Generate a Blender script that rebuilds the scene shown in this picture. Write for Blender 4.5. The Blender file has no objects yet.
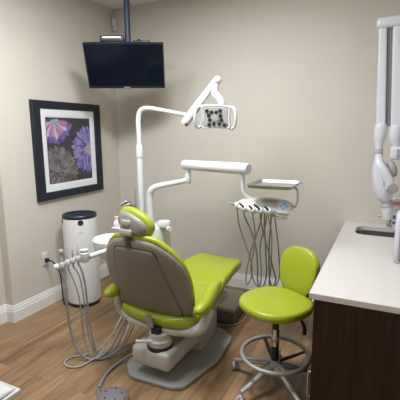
import bpy, bmesh, math, random
from mathutils import Vector, Matrix
random.seed(7)
SC = bpy.context.scene
COL = SC.collection
PI = math.pi
V = Vector

# ------------------------------------------------------------------ materials
def mat(name, col, rough=0.5, metal=0.0, coat=0.0, var=0.0, scale=8.0, bump=0.0, bscale=60.0, emit=None, spec=0.5, alpha=1.0):
    m = bpy.data.materials.new(name); m.use_nodes = True
    nt = m.node_tree; b = nt.nodes['Principled BSDF']
    b.inputs['Base Color'].default_value = (*col, 1)
    b.inputs['Roughness'].default_value = rough
    b.inputs['Metallic'].default_value = metal
    b.inputs['Coat Weight'].default_value = coat
    b.inputs['Specular IOR Level'].default_value = spec
    tc = nt.nodes.new('ShaderNodeTexCoord')
    if var > 0:
        n = nt.nodes.new('ShaderNodeTexNoise'); n.inputs['Scale'].default_value = scale; n.inputs['Detail'].default_value = 4
        nt.links.new(tc.outputs['Object'], n.inputs['Vector'])
        r = nt.nodes.new('ShaderNodeValToRGB')
        r.color_ramp.elements[0].position = 0.3; r.color_ramp.elements[1].position = 0.7
        r.color_ramp.elements[0].color = (*[c*(1-var) for c in col], 1)
        r.color_ramp.elements[1].color = (*[min(1, c*(1+var)) for c in col], 1)
        nt.links.new(n.outputs['Fac'], r.inputs['Fac']); nt.links.new(r.outputs['Color'], b.inputs['Base Color'])
    if bump > 0:
        n2 = nt.nodes.new('ShaderNodeTexNoise'); n2.inputs['Scale'].default_value = bscale; n2.inputs['Detail'].default_value = 3
        nt.links.new(tc.outputs['Object'], n2.inputs['Vector'])
        bp = nt.nodes.new('ShaderNodeBump'); bp.inputs['Strength'].default_value = bump; bp.inputs['Distance'].default_value = 0.01
        nt.links.new(n2.outputs['Fac'], bp.inputs['Height']); nt.links.new(bp.outputs['Normal'], b.inputs['Normal'])
    if emit:
        b.inputs['Emission Color'].default_value = (*emit[0], 1); b.inputs['Emission Strength'].default_value = emit[1]
    return m

def wood_floor():
    m = bpy.data.materials.new('vinyl_plank_floor'); m.use_nodes = True
    nt = m.node_tree; b = nt.nodes['Principled BSDF']; L = nt.links.new
    tc = nt.nodes.new('ShaderNodeTexCoord')
    mp = nt.nodes.new('ShaderNodeMapping'); mp.inputs['Rotation'].default_value = (0, 0, PI/2)
    L(tc.outputs['Object'], mp.inputs['Vector'])
    br = nt.nodes.new('ShaderNodeTexBrick'); br.offset = 0.37; br.squash = 1
    br.inputs['Scale'].default_value = 1; br.inputs['Brick Width'].default_value = 1.25; br.inputs['Row Height'].default_value = 0.185
    br.inputs['Mortar Size'].default_value = 0.0016; br.inputs['Mortar Smooth'].default_value = 0.2; br.inputs['Bias'].default_value = 0
    br.inputs['Color1'].default_value = (0.0, 0.0, 0.0, 1); br.inputs['Color2'].default_value = (1, 1, 1, 1)
    br.inputs['Mortar'].default_value = (0.3, 0.3, 0.3, 1)
    L(mp.outputs['Vector'], br.inputs['Vector'])
    # long grain
    mp2 = nt.nodes.new('ShaderNodeMapping'); mp2.inputs['Scale'].default_value = (11, 1.3, 1)
    L(tc.outputs['Object'], mp2.inputs['Vector'])
    sh = nt.nodes.new('ShaderNodeVectorMath'); sh.operation = 'ADD'
    sc = nt.nodes.new('ShaderNodeVectorMath'); sc.operation = 'SCALE'; sc.inputs['Scale'].default_value = 7.3
    L(br.outputs['Color'], sc.inputs[0]); L(mp2.outputs['Vector'], sh.inputs[0]); L(sc.outputs['Vector'], sh.inputs[1])
    n = nt.nodes.new('ShaderNodeTexNoise'); n.inputs['Scale'].default_value = 1.0; n.inputs['Detail'].default_value = 6; n.inputs['Roughness'].default_value = 0.6; n.inputs['Distortion'].default_value = 0.6
    L(sh.outputs['Vector'], n.inputs['Vector'])
    n3 = nt.nodes.new('ShaderNodeTexNoise'); n3.inputs['Scale'].default_value = 5.0; n3.inputs['Detail'].default_value = 5
    mp3 = nt.nodes.new('ShaderNodeMapping'); mp3.inputs['Scale'].default_value = (9, 0.7, 1)
    L(tc.outputs['Object'], mp3.inputs['Vector']); L(mp3.outputs['Vector'], n3.inputs['Vector'])
    r = nt.nodes.new('ShaderNodeValToRGB'); e = r.color_ramp.elements
    e[0].position = 0.28; e[0].color = (0.117, 0.066, 0.03, 1)
    e[1].position = 0.72; e[1].color = (0.375, 0.246, 0.135, 1)
    k = r.color_ramp.elements.new(0.5); k.color = (0.275, 0.169, 0.084, 1)
    L(n.outputs['Fac'], r.inputs['Fac'])
    mx = nt.nodes.new('ShaderNodeMix'); mx.data_type = 'RGBA'; mx.blend_type = 'MULTIPLY'; mx.inputs['Factor'].default_value = 0.35
    L(r.outputs['Color'], mx.inputs['A'])
    r2 = nt.nodes.new('ShaderNodeValToRGB'); r2.color_ramp.elements[0].color = (0.55, 0.52, 0.5, 1); r2.color_ramp.elements[1].color = (1.25, 1.25, 1.25, 1)
    r2.color_ramp.elements[0].position = 0.3; r2.color_ramp.elements[1].position = 0.65
    L(n3.outputs['Fac'], r2.inputs['Fac']); L(r2.outputs['Color'], mx.inputs['B'])
    mx2 = nt.nodes.new('ShaderNodeMix'); mx2.data_type = 'RGBA'; mx2.blend_type = 'MULTIPLY'; mx2.inputs['Factor'].default_value = 1
    r3 = nt.nodes.new('ShaderNodeValToRGB'); r3.color_ramp.elements[0].color = (0.86, 0.85, 0.84, 1); r3.color_ramp.elements[1].color = (1.1, 1.1, 1.1, 1)
    L(br.outputs['Color'], r3.inputs['Fac']); L(mx.outputs['Result'], mx2.inputs['A']); L(r3.outputs['Color'], mx2.inputs['B'])
    mx3 = nt.nodes.new('ShaderNodeMix'); mx3.data_type = 'RGBA'; mx3.inputs['B'].default_value = (0.10, 0.06, 0.035, 1)
    mm = nt.nodes.new('ShaderNodeMath'); mm.operation = 'MULTIPLY'; mm.inputs[1].default_value = 0.45
    L(br.outputs['Fac'], mm.inputs[0]); L(mm.outputs['Value'], mx3.inputs['Factor']); L(mx2.outputs['Result'], mx3.inputs['A'])
    L(mx3.outputs['Result'], b.inputs['Base Color'])
    b.inputs['Roughness'].default_value = 0.42; b.inputs['Specular IOR Level'].default_value = 0.4
    return m

def dark_wood():
    m = bpy.data.materials.new('dark_wood_veneer'); m.use_nodes = True
    nt = m.node_tree; b = nt.nodes['Principled BSDF']; L = nt.links.new
    tc = nt.nodes.new('ShaderNodeTexCoord'); mp = nt.nodes.new('ShaderNodeMapping'); mp.inputs['Scale'].default_value = (30, 30, 1.1)
    L(tc.outputs['Object'], mp.inputs['Vector'])
    n = nt.nodes.new('ShaderNodeTexNoise'); n.inputs['Scale'].default_value = 2; n.inputs['Detail'].default_value = 6; n.inputs['Roughness'].default_value = 0.65
    L(mp.outputs['Vector'], n.inputs['Vector'])
    r = nt.nodes.new('ShaderNodeValToRGB'); e = r.color_ramp.elements
    e[0].position = 0.3; e[0].color = (0.014, 0.006, 0.0035, 1); e[1].position = 0.72; e[1].color = (0.046, 0.020, 0.0115, 1)
    L(n.outputs['Fac'], r.inputs['Fac']); L(r.outputs['Color'], b.inputs['Base Color'])
    b.inputs['Roughness'].default_value = 0.45; b.inputs['Specular IOR Level'].default_value = 0.3
    return m

M = {}
M['wall'] = mat('beige_wall_paint', (0.615, 0.572, 0.508), 0.62, var=0.015, scale=3, bump=0.05, bscale=180)
M['ceiling'] = mat('white_ceiling_paint', (0.80, 0.80, 0.80), 0.9, var=0.02, scale=5, bump=0.08, bscale=120)
M['trim'] = mat('white_trim_gloss', (0.80, 0.79, 0.77), 0.35, var=0.01, scale=4)
M['floor'] = wood_floor()
M['wood'] = dark_wood()
M['quartz'] = mat('white_quartz', (0.65, 0.615, 0.59), 0.28, var=0.05, scale=70)
M['lime'] = mat('lime_vinyl', (0.335, 0.385, 0.022), 0.36, var=0.03, scale=9, bump=0.06, bscale=140)
M['shell'] = mat('greige_plastic', (0.235, 0.215, 0.19), 0.42, var=0.02, scale=5)
M['panel'] = mat('greige_panel', (0.205, 0.188, 0.167), 0.45, var=0.02, scale=5)
M['cream'] = mat('cream_plastic', (0.50, 0.48, 0.44), 0.35, var=0.015, scale=5)
M['white'] = mat('white_enamel', (0.63, 0.64, 0.655), 0.3, var=0.01, scale=4)
M['xwhite'] = mat('cool_white_plastic', (0.64, 0.64, 0.70), 0.33, var=0.01, scale=4)
M['grey'] = mat('grey_plastic', (0.15, 0.15, 0.15), 0.5, var=0.04, scale=12)
M['midgrey'] = mat('mid_grey_plastic', (0.40, 0.40, 0.42), 0.45, var=0.03, scale=12)
M['plate'] = mat('grey_base_cover', (0.29, 0.28, 0.265), 0.4, var=0.03, scale=7)
M['dark'] = mat('dark_seam', (0.03, 0.028, 0.026), 0.6, var=0.1)
M['black'] = mat('black_plastic', (0.012, 0.013, 0.016), 0.35, var=0.1, scale=10)
M['screen'] = mat('black_screen', (0.003, 0.006, 0.016), 0.16, var=0.1, scale=3, spec=0.22)
M['navy'] = mat('navy_steel', (0.032, 0.045, 0.085), 0.45, var=0.06, scale=8)
M['frame'] = mat('blue_black_frame', (0.006, 0.009, 0.020), 0.5, var=0.1, scale=12)
M['mat'] = mat('white_mat_board', (0.76, 0.77, 0.80), 0.7, var=0.01, scale=30)
M['chrome'] = mat('chrome', (0.72, 0.72, 0.72), 0.18, 1.0, var=0.03, scale=6)
M['steel'] = mat('brushed_steel', (0.56, 0.56, 0.57), 0.5, 1.0, var=0.06, scale=20)
M['alu'] = mat('cast_aluminium', (0.36, 0.34, 0.32), 0.48, 0.35, var=0.05, scale=14)
M['hose'] = mat('grey_hose', (0.23, 0.23, 0.235), 0.5, var=0.05, scale=30)
M['hosedark'] = mat('charcoal_hose', (0.22, 0.22, 0.225), 0.45, var=0.08, scale=30)
M['ledglass'] = mat('lamp_lens', (0.035, 0.035, 0.028), 0.15, coat=0.6, var=0.2, scale=40)
M['lampface'] = mat('lamp_face', (0.42, 0.42, 0.41), 0.35, var=0.03)
M['bowl'] = mat('bowl_glass', (0.72, 0.80, 0.84), 0.12, coat=0.5, var=0.01)
M['blue'] = mat('pale_blue_pad', (0.52, 0.68, 0.84), 0.3, var=0.04, scale=30)
M['bluekey'] = mat('blue_keys', (0.12, 0.30, 0.55), 0.4, var=0.05)
M['pink'] = mat('pink_print', (0.72, 0.22, 0.33), 0.5, var=0.05)
M['palepink'] = mat('pale_pink_plastic', (0.80, 0.60, 0.64), 0.45, var=0.03)
M['bluebox'] = mat('blue_print', (0.10, 0.15, 0.30), 0.5, var=0.08)
M['paper'] = mat('white_card', (0.76, 0.75, 0.74), 0.7, var=0.02)
M['sheet'] = mat('white_sheet', (0.58, 0.57, 0.56), 0.6, var=0.02)
M['cord'] = mat('white_cord', (0.40, 0.385, 0.365), 0.5, var=0.02)
M['bluegrey'] = mat('blue_grey_panel', (0.30, 0.30, 0.36), 0.35, var=0.04)
M['lightpanel'] = mat('light_diffuser', (0.9, 0.9, 0.9), 0.5, emit=((1.0, 0.985, 0.97), 4.0), var=0.01)
M['tablelegs'] = mat('dark_table_leg', (0.03, 0.022, 0.02), 0.5, var=0.1)

# ------------------------------------------------------------------ object helpers
def world_org(o):
    p = V((0, 0, 0))
    while o is not None:
        p = p + o.location; o = o.parent
    return p

def build(name, bm, material, parent=None, smooth=True, ang=38, origin=None):
    """bm is in world coordinates; becomes one mesh object."""
    bmesh.ops.recalc_face_normals(bm, faces=bm.faces)
    me = bpy.data.meshes.new(name)
    if parent is None:
        if origin is None:
            xs = [v.co for v in bm.verts]
            origin = V((sum(v.x for v in xs)/len(xs), sum(v.y for v in xs)/len(xs), min(v.z for v in xs)))
        org = V(origin)
    else:
        org = world_org(parent)
    for v in bm.verts: v.co -= org
    bm.to_mesh(me); bm.free()
    if smooth:
        me.shade_smooth(); me.set_sharp_from_angle(angle=math.radians(ang))
    o = bpy.data.objects.new(name, me); COL.objects.link(o)
    for mm in (material if isinstance(material, (list, tuple)) else [material]): me.materials.append(mm)
    if parent is None: o.location = org
    else: o.parent = parent
    return o

def tag(o, label, cat, group=None):
    o['label'] = label; o['category'] = cat
    if group: o['group'] = group
    return o

def thing(name, label, cat, loc, group=None):
    o = bpy.data.objects.new(name, None); COL.objects.link(o); o.location = V(loc)
    o.empty_display_size = 0.1
    return tag(o, label, cat, group)

def struct(name, bm, m, ang=30, smooth=False):
    o = build(name, bm, m, smooth=smooth, ang=ang, origin=(0, 0, 0)); o['kind'] = 'structure'; return o

def catmull(pts, n=8, closed=False):
    pts = [V(p) for p in pts]; N = len(pts); out = []
    segs = N if closed else N-1
    for i in range(segs):
        if closed: p0, p1, p2, p3 = pts[(i-1) % N], pts[i], pts[(i+1) % N], pts[(i+2) % N]
        else:
            p1, p2 = pts[i], pts[i+1]
            p0 = pts[i-1] if i > 0 else p1*2-p2
            p3 = pts[i+2] if i+2 < N else p2*2-p1
        for k in range(n):
            t = k/n
            out.append(0.5*((2*p1)+(-p0+p2)*t+(2*p0-5*p1+4*p2-p3)*t*t+(-p0+3*p1-3*p2+p3)*t*t*t))
    if not closed: out.append(pts[-1])
    return out

def tube(bm, pts, r, seg=10, n=6, smooth=True, closed=False, squash=None, cap=True):
    """sweep a circle; r is a number or list per control point; squash=(dir, factor) flattens along a world direction"""
    P = catmull(pts, n, closed) if smooth else [V(p) for p in pts]
    if isinstance(r, (list, tuple)):
        if smooth:
            R = [x.x for x in catmull([V((q, 0, 0)) for q in r], n, closed)]
        else: R = list(r)
    else: R = [r]*len(P)
    rings = []; N = len(P); up = None
    for i, p in enumerate(P):
        if closed: t = (P[(i+1) % N]-P[i-1])
        else: t = P[min(i+1, N-1)]-P[max(i-1, 0)]
        if t.length < 1e-9: t = V((0, 0, 1))
        t.normalize()
        if up is None:
            a = V((0, 0, 1)) if abs(t.z) < 0.9 else V((1, 0, 0))
            up = (a - t*a.dot(t)).normalized()
        else:
            up = up - t*up.dot(t)
            if up.length < 1e-6: up = t.orthogonal()
            up.normalize()
        s = t.cross(up)
        ring = []
        for k in range(seg):
            a = 2*PI*k/seg
            off = (up*math.cos(a)+s*math.sin(a))*R[i]
            if squash:
                d = V(squash[0]).normalized(); off = off + d*(off.dot(d)*(squash[1]-1))
            ring.append(bm.verts.new(p+off))
        rings.append(ring)
    M_ = N if closed else N-1
    for i in range(M_):
        A, B = rings[i], rings[(i+1) % N]
        for k in range(seg):
            bm.faces.new((A[k], A[(k+1) % seg], B[(k+1) % seg], B[k]))
    if not closed and cap:
        bm.faces.new(rings[0]); bm.faces.new(rings[-1])
    return bm

def frame_from(axis):
    a = V(axis).normalized()
    x = a.orthogonal().normalized(); y = a.cross(x)
    return x, y, a

def lathe(bm, prof, center, axis=(0, 0, 1), seg=32, a0=0.0):
    """prof = [(radius, height)...] along axis from center"""
    x, y, a = frame_from(axis) if tuple(axis) != (0, 0, 1) else (V((1, 0, 0)), V((0, 1, 0)), V((0, 0, 1)))
    c = V(center); rings = []
    for r, h in prof:
        if r < 1e-6: rings.append([bm.verts.new(c+a*h)])
        else: rings.append([bm.verts.new(c+a*h+(x*math.cos(2*PI*k/seg+a0)+y*math.sin(2*PI*k/seg+a0))*r) for k in range(seg)])
    for A, B in zip(rings, rings[1:]):
        if len(A) == 1 and len(B) == 1: continue
        for k in range(seg):
            k2 = (k+1) % seg
            if len(A) == 1: bm.faces.new((A[0], B[k], B[k2]))
            elif len(B) == 1: bm.faces.new((A[k], A[k2], B[0]))
            else: bm.faces.new((A[k], A[k2], B[k2], B[k]))
    if len(rings[0]) > 1: bm.faces.new(rings[0])
    if len(rings[-1]) > 1: bm.faces.new(rings[-1])
    return bm

def box(bm, lo, hi, bevel=0.0, seg=3, mtx=None):
    lo, hi = V(lo), V(hi); c = (lo+hi)/2; s = hi-lo
    t = bmesh.new()
    bmesh.ops.create_cube(t, size=1.0)
    for v in t.verts: v.co = V((v.co.x*s.x, v.co.y*s.y, v.co.z*s.z))
    if bevel > 0:
        bmesh.ops.bevel(t, geom=list(t.edges), offset=bevel, segments=seg, profile=0.5, affect='EDGES')
    for v in t.verts:
        v.co = v.co + c if mtx is None else mtx @ v.co + c
    merge(bm, t); return bm

def merge(bm, t):
    t.verts.index_update(); vs = [bm.verts.new(v.co) for v in t.verts]
    for f in t.faces:
        try:
            nf = bm.faces.new([vs[v.index] for v in f.verts]); nf.material_index = f.material_index
        except ValueError: pass
    t.free()

def ball(bm, c, r, sx=1, sy=1, sz=1, u=16, v=10, mtx=None):
    t = bmesh.new(); bmesh.ops.create_uvsphere(t, u_segments=u, v_segments=v, radius=r)
    for q in t.verts:
        q.co = V((q.co.x*sx, q.co.y*sy, q.co.z*sz))
        if mtx is not None: q.co = mtx @ q.co
        q.co += V(c)
    merge(bm, t); return bm

def pillow(bm, outline, center, prof, mapper):
    """outline: closed list of (u,v). prof: [(t,d)...] from back centre to front centre; mapper(u,v,d)->world"""
    cu, cv = center; rings = []
    for t, d in prof:
        if t < 1e-6: rings.append([bm.verts.new(mapper(cu, cv, d))])
        else: rings.append([bm.verts.new(mapper(cu+(u-cu)*t, cv+(v-cv)*t, d)) for u, v in outline])
    n = len(outline)
    for A, B in zip(rings, rings[1:]):
        for k in range(n):
            k2 = (k+1) % n
            if len(A) == 1: bm.faces.new((A[0], B[k], B[k2]))
            elif len(B) == 1: bm.faces.new((A[k], A[k2], B[0]))
            else: bm.faces.new((A[k], A[k2], B[k2], B[k]))
    return bm

def smooth2d(pts, n=6):
    return [(p.x, p.y) for p in catmull([V((a, b, 0)) for a, b in pts], n, True)]

def cushion_prof(t_lo, t_hi, dom=0.012, lo_flat=True):
    """rounded rim between depth t_lo (back) and t_hi (front)"""
    h = (t_hi-t_lo)/2; c = (t_hi+t_lo)/2; out = [(0, t_lo), (0.5, t_lo), (0.86, t_lo+0.002)]
    for k in range(9):
        a = -PI/2+PI*k/8
        out.append((0.92+0.08*math.cos(a), c+h*math.sin(a)*0.96))
    out += [(0.8, t_hi+dom*0.35), (0.55, t_hi+dom*0.75), (0.28, t_hi+dom), (0, t_hi+dom)]
    return out

def rrect(x0, y0, x1, y1, r, n=6):
    out = []
    for cx, cy, a0 in ((x1-r, y1-r, 0), (x0+r, y1-r, PI/2), (x0+r, y0+r, PI), (x1-r, y0+r, 1.5*PI)):
        for k in range(n+1):
            a = a0+PI/2*k/n; out.append((cx+r*math.cos(a), cy+r*math.sin(a)))
    return out

def prism(bm, outline, z0, z1, bevel=0.0, mapper=None):
    """vertical extrusion of an outline with a softened top/bottom edge"""
    mp = mapper or (lambda u, v, d: V((u, v, d)))
    cu = sum(p[0] for p in outline)/len(outline); cv = sum(p[1] for p in outline)/len(outline)
    def ring(inset, z):
        res = []
        for u, v in outline:
            L_ = math.hypot(u-cu, v-cv) or 1
            res.append(bm.verts.new(mp(u-(u-cu)/L_*inset, v-(v-cv)/L_*inset, z)))
        return res
    lv = [(0, z0), (0, z1)] if bevel <= 0 else [(bevel, z0), (bevel*0.3, z0+bevel*0.3), (0, z0+bevel), (0, z1-bevel), (bevel*0.3, z1-bevel*0.3), (bevel, z1)]
    R = [ring(i, z) for i, z in lv]
    n = len(outline)
    for A, B in zip(R, R[1:]):
        for k in range(n): bm.faces.new((A[k], A[(k+1) % n], B[(k+1) % n], B[k]))
    bm.faces.new(R[0]); bm.faces.new(R[-1])
    return bm
NB = bmesh.new

# ------------------------------------------------------------------ camera
CAM = V((2.8658, -3.6973, 1.6323))
f_, yaw, pitch, roll = 387.17, 0.4544, 0.1734, -0.0092
fw = V((-math.sin(yaw)*math.cos(pitch), math.cos(yaw)*math.cos(pitch), -math.sin(pitch)))
rt = V((math.cos(yaw), math.sin(yaw), 0)); up = rt.cross(fw)
r2 = rt*math.cos(roll)+up*math.sin(roll); u2 = up*math.cos(roll)-rt*math.sin(roll)
cd = bpy.data.cameras.new('camera'); cam = bpy.data.objects.new('camera', cd); COL.objects.link(cam)
cd.sensor_width = 36; cd.sensor_fit = 'HORIZONTAL'; cd.lens = f_/400*36; cd.clip_start = 0.05
mw = Matrix(((r2.x, u2.x, -fw.x, CAM.x), (r2.y, u2.y, -fw.y, CAM.y), (r2.z, u2.z, -fw.z, CAM.z), (0, 0, 0, 1)))
cam.matrix_world = mw
SC.camera = cam

# ------------------------------------------------------------------ room shell
H = 2.977; XR = 3.25; YF = -5.4; JY = -1.565; JX = -0.09
bm = NB(); box(bm, (JX-0.1, YF-0.1, -0.12), (XR+0.1, 0.1, 0)); struct('floor', bm, M['floor'])
bm = NB(); box(bm, (JX-0.1, YF-0.1, H), (XR+0.1, 0.1, H+0.12)); struct('ceiling', bm, M['ceiling'])
bm = NB(); box(bm, (JX-0.1, 0, 0), (XR+0.1, 0.1, H)); struct('wall_back', bm, M['wall'])
bm = NB()
prism(bm, [(-0.2, 0), (0, 0), (0, JY), (JX, JY), (JX, YF), (-0.2, YF)][::-1], 0, H)
struct('wall_left', bm, M['wall'])
bm = NB(); box(bm, (XR, YF, 0), (XR+0.1, 0, H)); struct('wall_right', bm, M['wall'])
bm = NB(); box(bm, (JX-0.1, YF-0.1, 0), (XR+0.1, YF, H)); struct('wall_front', bm, M['wall'])

BB = [(0.0, 0.0), (0.016, 0.0), (0.016, 0.098), (0.0125, 0.106), (0.0125, 0.120), (0.008, 0.134), (0.006, 0.150), (0.0, 0.152)]
def baseboard(path, name):
    """path: list of (x,y); profile thickness goes to the right-hand normal of travel; mitred corners"""
    bm = NB(); rings = []
    n = len(path)
    def nrm(a, b):
        d = V((b[0]-a[0], b[1]-a[1])).normalized(); return V((d.y, -d.x))
    for i, p in enumerate(path):
        if i == 0: m = nrm(path[0], path[1])
        elif i == n-1: m = nrm(path[-2], path[-1])
        else:
            a, b = nrm(path[i-1], p), nrm(p, path[i+1]); m = (a+b)/(1+a.dot(b))
        rings.append([bm.verts.new((p[0]+m.x*d, p[1]+m.y*d, z)) for d, z in BB])
    for A, B in zip(rings, rings[1:]):
        for k in range(len(BB)-1): bm.faces.new((A[k], A[k+1], B[k+1], B[k]))
        bm.faces.new((A[-1], A[0], B[0], B[-1]))
    bm.faces.new(rings[0]); bm.faces.new(rings[-1])
    struct(name, bm, M['trim'])
baseboard([(JX, YF+0.02), (JX, JY), (0, JY), (0, -0.0002)], 'baseboard_left')
baseboard([(0.0165, 0), (2.56, 0)], 'baseboard_back')

# ------------------------------------------------------------------ ceiling lights (behind / above the frame)
LIGHTS = [(1.62, -1.75, 'white square ceiling light panel above the dental chair', 0.94, 0.32, 0.32, (0.94, 0.97, 1.0)), (0.92, -2.55, 'white long ceiling light panel near the left wall', 0.52, 0.32, 0.62, (0.86, 0.935, 1.0))]
for x, y, lab, k, hx, hy, lc in LIGHTS:
    t = thing('ceiling_light', lab, 'ceiling light', (x, y, H-0.03))
    bm = NB()
    for a in ((-hx, -hy, -hx+0.04, hy), (hx-0.04, -hy, hx, hy), (-hx+0.04, -hy, hx-0.04, -hy+0.04), (-hx+0.04, hy-0.04, hx-0.04, hy)):
        box(bm, (x+a[0], y+a[1], H-0.03), (x+a[2], y+a[3], H), 0.003, 1)
    build('frame', bm, M['trim'], t)
    bm = NB(); box(bm, (x-hx+0.04, y-hy+0.04, H-0.018), (x+hx-0.04, y+hy-0.04, H-0.002)); build('diffuser', bm, M['lightpanel'], t)
    ld = bpy.data.lights.new('panel_lamp', 'AREA'); ld.shape = 'RECTANGLE'; ld.size = 2*hx-0.1; ld.size_y = 2*hy-0.1
    ld.energy = 60*k; ld.color = lc
    lo = bpy.data.objects.new('panel_lamp', ld); COL.objects.link(lo); lo.location = (x, y, H-0.035)

w = bpy.data.worlds.new('world'); SC.world = w; w.use_nodes = True
w.node_tree.nodes['Background'].inputs[0].default_value = (0.5, 0.5, 0.5, 1); w.node_tree.nodes['Background'].inputs[1].default_value = 0.02

# ------------------------------------------------------------------ television on its ceiling mount
TC = V((0.661, -0.70, 2.224)); TY, TT, TW = 0.502, 0.468, 0.703; TH = TW*0.575
tr = V((math.cos(TY), math.sin(TY), 0)); tn0 = V((math.sin(TY), -math.cos(TY), 0))
tu = V((0, 0, 1))*math.cos(TT)+tn0*math.sin(TT); tn = tn0*math.cos(TT)-V((0, 0, 1))*math.sin(TT)
def tvp(a, b, d): return TC+tr*a+tu*b+tn*d
def tvbox(bm, a0, b0, d0, a1, b1, d1, bev=0.004):
    t = NB(); box(t, (a0, b0, d0), (a1, b1, d1), bev, 2)
    for v in t.verts: v.co = tvp(*v.co)
    merge(bm, t)
tv = thing('television', 'black flat television tilted down on a ceiling pole in the corner', 'television', TC)
bm = NB(); tvbox(bm, -TW/2, -TH/2, -0.04, TW/2, TH/2, -0.004); tvbox(bm, -0.24, -0.15, -0.075, 0.24, 0.1, -0.039, 0.01)
build('casing', bm, M['black'], tv)
bm = NB()
e = 0.012
for a in ((-TW/2, TH/2-e, TW/2, TH/2), (-TW/2, -TH/2, TW/2, -TH/2+0.02), (-TW/2, -TH/2, -TW/2+e, TH/2), (TW/2-e, -TH/2, TW/2, TH/2)):
    tvbox(bm, a[0], a[1], -0.005, a[2], a[3], 0.001, 0.001)
build('bezel', bm, M['black'], tv)
bm = NB(); tvbox(bm, -TW/2+e, -TH/2+0.02, -0.006, TW/2-e, TH/2-e, -0.002, 0.0); build('screen', bm, M['screen'], tv, smooth=False)
bm = NB(); tvbox(bm, -0.028, -TH/2+0.006, 0.0005, 0.028, -TH/2+0.014, 0.0016, 0.0); build('badge', bm, M['midgrey'], tv, smooth=False)

PX, PY = 0.622, -0.590
mt = thing('television_mount', 'dark navy steel ceiling pole and bracket holding up the television', 'tv mount', (PX, PY, H))
bm = NB(); lathe(bm, [(0.09, -0.02), (0.09, 0)], (PX, PY, H), seg=24); build('ceiling_plate', bm, M['navy'], mt)
bm = NB(); lathe(bm, [(0.027, 2.26), (0.027, H-0.012)], (PX, PY, 0), seg=18); build('pole', bm, M['navy'], mt)
bm = NB()
bc = V((PX, PY, 2.27)); tgt = tvp(0, 0.0, -0.075)
tube(bm, [bc+V((0, 0, 0.03)), bc, bc*0.5+tgt*0.5, tgt], 0.028, smooth=False)
tvbox(bm, -0.12, -0.11, -0.088, 0.12, 0.11, -0.0755, 0.004)
build('bracket', bm, M['navy'], mt)
# shelf behind the top edge of the set, carrying the box
SH = 2.445
mz = Matrix.Rotation(TY, 3, 'Z')
sc_ = V((PX, PY, 0)) - tr*0.06
bm = NB(); box(bm, (sc_.x-0.25, sc_.y-0.075, SH-0.012), (sc_.x+0.25, sc_.y+0.075, SH), 0.003, 1, mtx=mz); build('shelf', bm, M['navy'], mt)
c_ = V((PX, PY, 0))-tr*0.14
mb = thing('cable_box', 'small black media box with silver front edge on top of the television mount', 'cable box', (c_.x, c_.y, SH))
bm = NB(); box(bm, (c_.x-0.105, c_.y-0.06, SH+0.0005), (c_.x+0.105, c_.y+0.06, SH+0.058), 0.008, 3, mtx=mz); build('case', bm, M['black'], mb)
q = c_ + tn0*0.061
bm = NB(); box(bm, (q.x-0.085, q.y-0.0015, SH+0.034), (q.x+0.085, q.y+0.0015, SH+0.050), 0.001, 1, mtx=mz); build('front_strip', bm, M['steel'], mb)
c_ = V((PX, PY, 0))+tr*0.125
bm = NB()
box(bm, (c_.x-0.08, c_.y-0.04, SH+0.0005), (c_.x+0.08, c_.y+0.04, SH+0.02), 0.006, 2, mtx=mz)
ball(bm, (c_.x-0.03, c_.y, SH+0.022), 0.022, u=12, v=8)
tag(build('remote_sensor', bm, M['black']), 'small black lump of equipment on the mount shelf, right of the pole', 'sensor')

bm = NB(); box(bm, (0.012, -0.032, 2.742), (0.058, -0.0002, 2.885), 0.008, 3)
ws = build('wall_sensor', bm, M['white']); tag(ws, 'small white sensor box high in the room corner behind the television', 'sensor')
bm = NB(); box(bm, (0.021, -0.034, 2.80), (0.049, -0.031, 2.86), 0.002, 1); build('lens', bm, M['trim'], ws)

# ------------------------------------------------------------------ framed picture on the left wall
py0, py1, pz0, pz1 = -1.222, -0.330, 1.018, 1.928
my0, my1, mz0, mz1 = -1.124, -0.420, 1.090, 1.856
ay0, ay1, az0, az1 = -1.060, -0.484, 1.164, 1.777
pic = thing('framed_picture', 'flower picture in a wide black frame with white mat on the left wall', 'picture', (0, -0.776, pz0))
bm = NB()
def wallbox(bm, y0, z0, y1, z1, x0, x1, bev=0.004): box(bm, (x0, y0, z0), (x1, y1, z1), bev, 2)
def mitre(bm, o, i, x0, x1):
    # four mitred frame bars: outer rect o, inner rect i (y0,z0,y1,z1), with chamfered profile
    O = [(o[0], o[1]), (o[2], o[1]), (o[2], o[3]), (o[0], o[3])]; I = [(i[0], i[1]), (i[2], i[1]), (i[2], i[3]), (i[0], i[3])]
    def lerp(a, b, t): return (a[0]+(b[0]-a[0])*t, a[1]+(b[1]-a[1])*t)
    prof = [(0, x0), (0, x1-0.006), (0.08, x1), (0.6, x1), (0.92, x1-0.008), (1, x1-0.014), (1, x0)]
    R = [[bm.verts.new((x, *lerp(O[k], I[k], t))) for t, x in prof] for k in range(4)]
    n = len(prof)
    for k in range(4):
        A, B = R[k], R[(k+1) % 4]
        for j in range(n): bm.faces.new((A[j], A[(j+1) % n], B[(j+1) % n], B[j]))
mitre(bm, (py0, pz0, py1, pz1), (my0, mz0, my1, mz1), 0.0006, 0.036)
build('frame', bm, M['frame'], pic, ang=20)
bm = NB()
mitre(bm, (my0-0.008, mz0-0.008, my1+0.008, mz1+0.008), (ay0, az0, ay1, az1), 0.008, 0.017)
build('mat_board', bm, M['mat'], pic, ang=20)

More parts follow.
